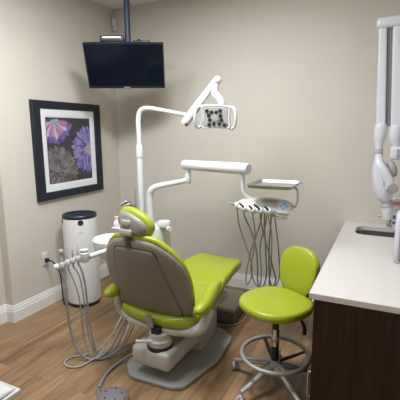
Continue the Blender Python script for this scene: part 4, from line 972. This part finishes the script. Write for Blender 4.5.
# tube head
def xmap(u, v, d): return V((u, XY-0.005+d, v))
o_ = smooth2d([(2.768, 1.425), (2.80, 1.43), (2.83, 1.40), (2.872, 1.35), (2.904, 1.28), (2.914, 1.20), (2.905, 1.12), (2.880, 1.075), (2.842, 1.072), (2.800, 1.11), (2.768, 1.19), (2.753, 1.29), (2.754, 1.37)], 5)
bm = NB(); pillow(bm, o_, (2.83, 1.25), [(0, 0.075), (0.4, 0.072), (0.75, 0.055), (0.95, 0.025), (1.0, 0.0), (0.95, -0.03), (0.75, -0.062), (0.4, -0.078), (0, -0.082)], xmap); build('tube_head', bm, M['xwhite'], xr, ang=60)
bm = NB(); tube(bm, [(2.790, XY-0.03, 1.44), (2.800, XY-0.075, 1.39), (2.835, XY-0.098, 1.33), (2.872, XY-0.098, 1.26), (2.888, XY-0.09, 1.205)], [0.028, 0.030, 0.032, 0.034, 0.036], seg=14, n=5, squash=((0, 1, 0), 0.55)); build('yoke', bm, M['xwhite'], xr)
bm = NB(); tube(bm, [(2.792, XY-0.07, 1.405), (2.805, XY-0.096, 1.355), (2.836, XY-0.104, 1.29), (2.845, XY-0.10, 1.22)], 0.006, seg=8); build('yoke_seam', bm, M['midgrey'], xr)
bm = NB(); ball(bm, (2.893, XY+0.0, 1.345), 0.045, 0.7, 0.9, 1.5, mtx=Matrix.Rotation(0.35, 3, 'Y').transposed()); build('rear_cover', bm, M['midgrey'], xr)
bm = NB(); lathe(bm, [(0, -0.02), (0.034, -0.02), (0.036, -0.012), (0.036, 0.014), (0.031, 0.02), (0, 0.021)], (2.903, XY-0.108, 1.207), axis=(0.15, -1, 0.1), seg=28); build('pivot_knob', bm, mat('knob_grey', (0.29, 0.28, 0.28), 0.5, var=0.04), xr)
bm = NB(); lathe(bm, [(0, 1.043), (0.042, 1.043), (0.044, 1.048), (0.044, 1.060), (0.042, 1.065), (0.034, 1.10), (0, 1.10)], (2.876, XY, 0), seg=32); build('collimator_ring', bm, M['midgrey'], xr)
bm = NB(); lathe(bm, [(0.030, 0.955), (0.038, 0.949), (0.0405, 0.953), (0.0415, 1.05), (0.030, 1.05)], (2.882, XY, 0), seg=32); build('cone', bm, M['white'], xr)

# ------------------------------------------------------------------ side table at the lower left, with crumpled sheet
tb = thing('side_table', 'low white square table, only its corner in view at lower left', 'table', (1.12, -2.98, 0))
bm = NB(); box(bm, (0.80, -3.30, 0.47), (1.438, -2.637, 0.497), 0.004, 2); build('tabletop', bm, mat('marbled_white', (0.57, 0.56, 0.545), 0.35, var=0.06, scale=9), tb)
bm = NB()
for a in ((0.84, -3.26, 1.398, -3.235), (0.84, -2.702, 1.398, -2.677), (0.84, -3.235, 0.865, -2.702), (1.373, -3.235, 1.398, -2.702)): box(bm, (a[0], a[1], 0.42), (a[2], a[3], 0.471), 0.002, 1)
build('apron', bm, M['tablelegs'], tb)
for x, y in ((0.85, -3.25), (1.388, -3.25), (0.85, -2.687), (1.388, -2.687)):
    bm = NB(); tube(bm, [(x, y, 0.47), (x, y, 0.2), (x, y, 0.0)], [0.022, 0.019, 0.014], seg=10); build('leg', bm, M['tablelegs'], tb)
bm = NB(); nx, ny = 26, 26; G = []
for i in range(nx):
    row = []
    for j in range(ny):
        u, v = i/(nx-1), j/(ny-1); ed = min(u, 1-u, v, 1-v)*4
        h = 0.020*abs(math.sin(9*u+5*v+1.3*math.sin(5*v)))+0.018*abs(math.sin(15*v-9*u))+0.008*random.random()
        row.append(bm.verts.new((0.90+0.515*u+0.010*math.sin(9*v), -3.18+0.52*v+0.010*math.sin(8*u), 0.4985+h*min(1, ed+0.15)*1.0+0.05*math.exp(-((u-0.80)**2+(v-0.86)**2)/0.010))))
    G.append(row)
for i in range(nx-1):
    for j in range(ny-1): bm.faces.new((G[i][j], G[i+1][j], G[i+1][j+1], G[i][j+1]))
sh_ = build('crumpled_sheet', bm, M['sheet'], ang=180); sm = sh_.modifiers.new('thick', 'SOLIDIFY'); sm.thickness = 0.0012; sm.offset = 1
tag(sh_, 'crumpled white sheet lying on the low white table', 'sheet')

# ------------------------------------------------------------------ colour management
SC.view_settings.view_transform = 'Standard'; SC.view_settings.look = 'None'; SC.view_settings.gamma = 1.0
SC.view_settings.use_curve_mapping = False
SC.view_settings.exposure = 0.0
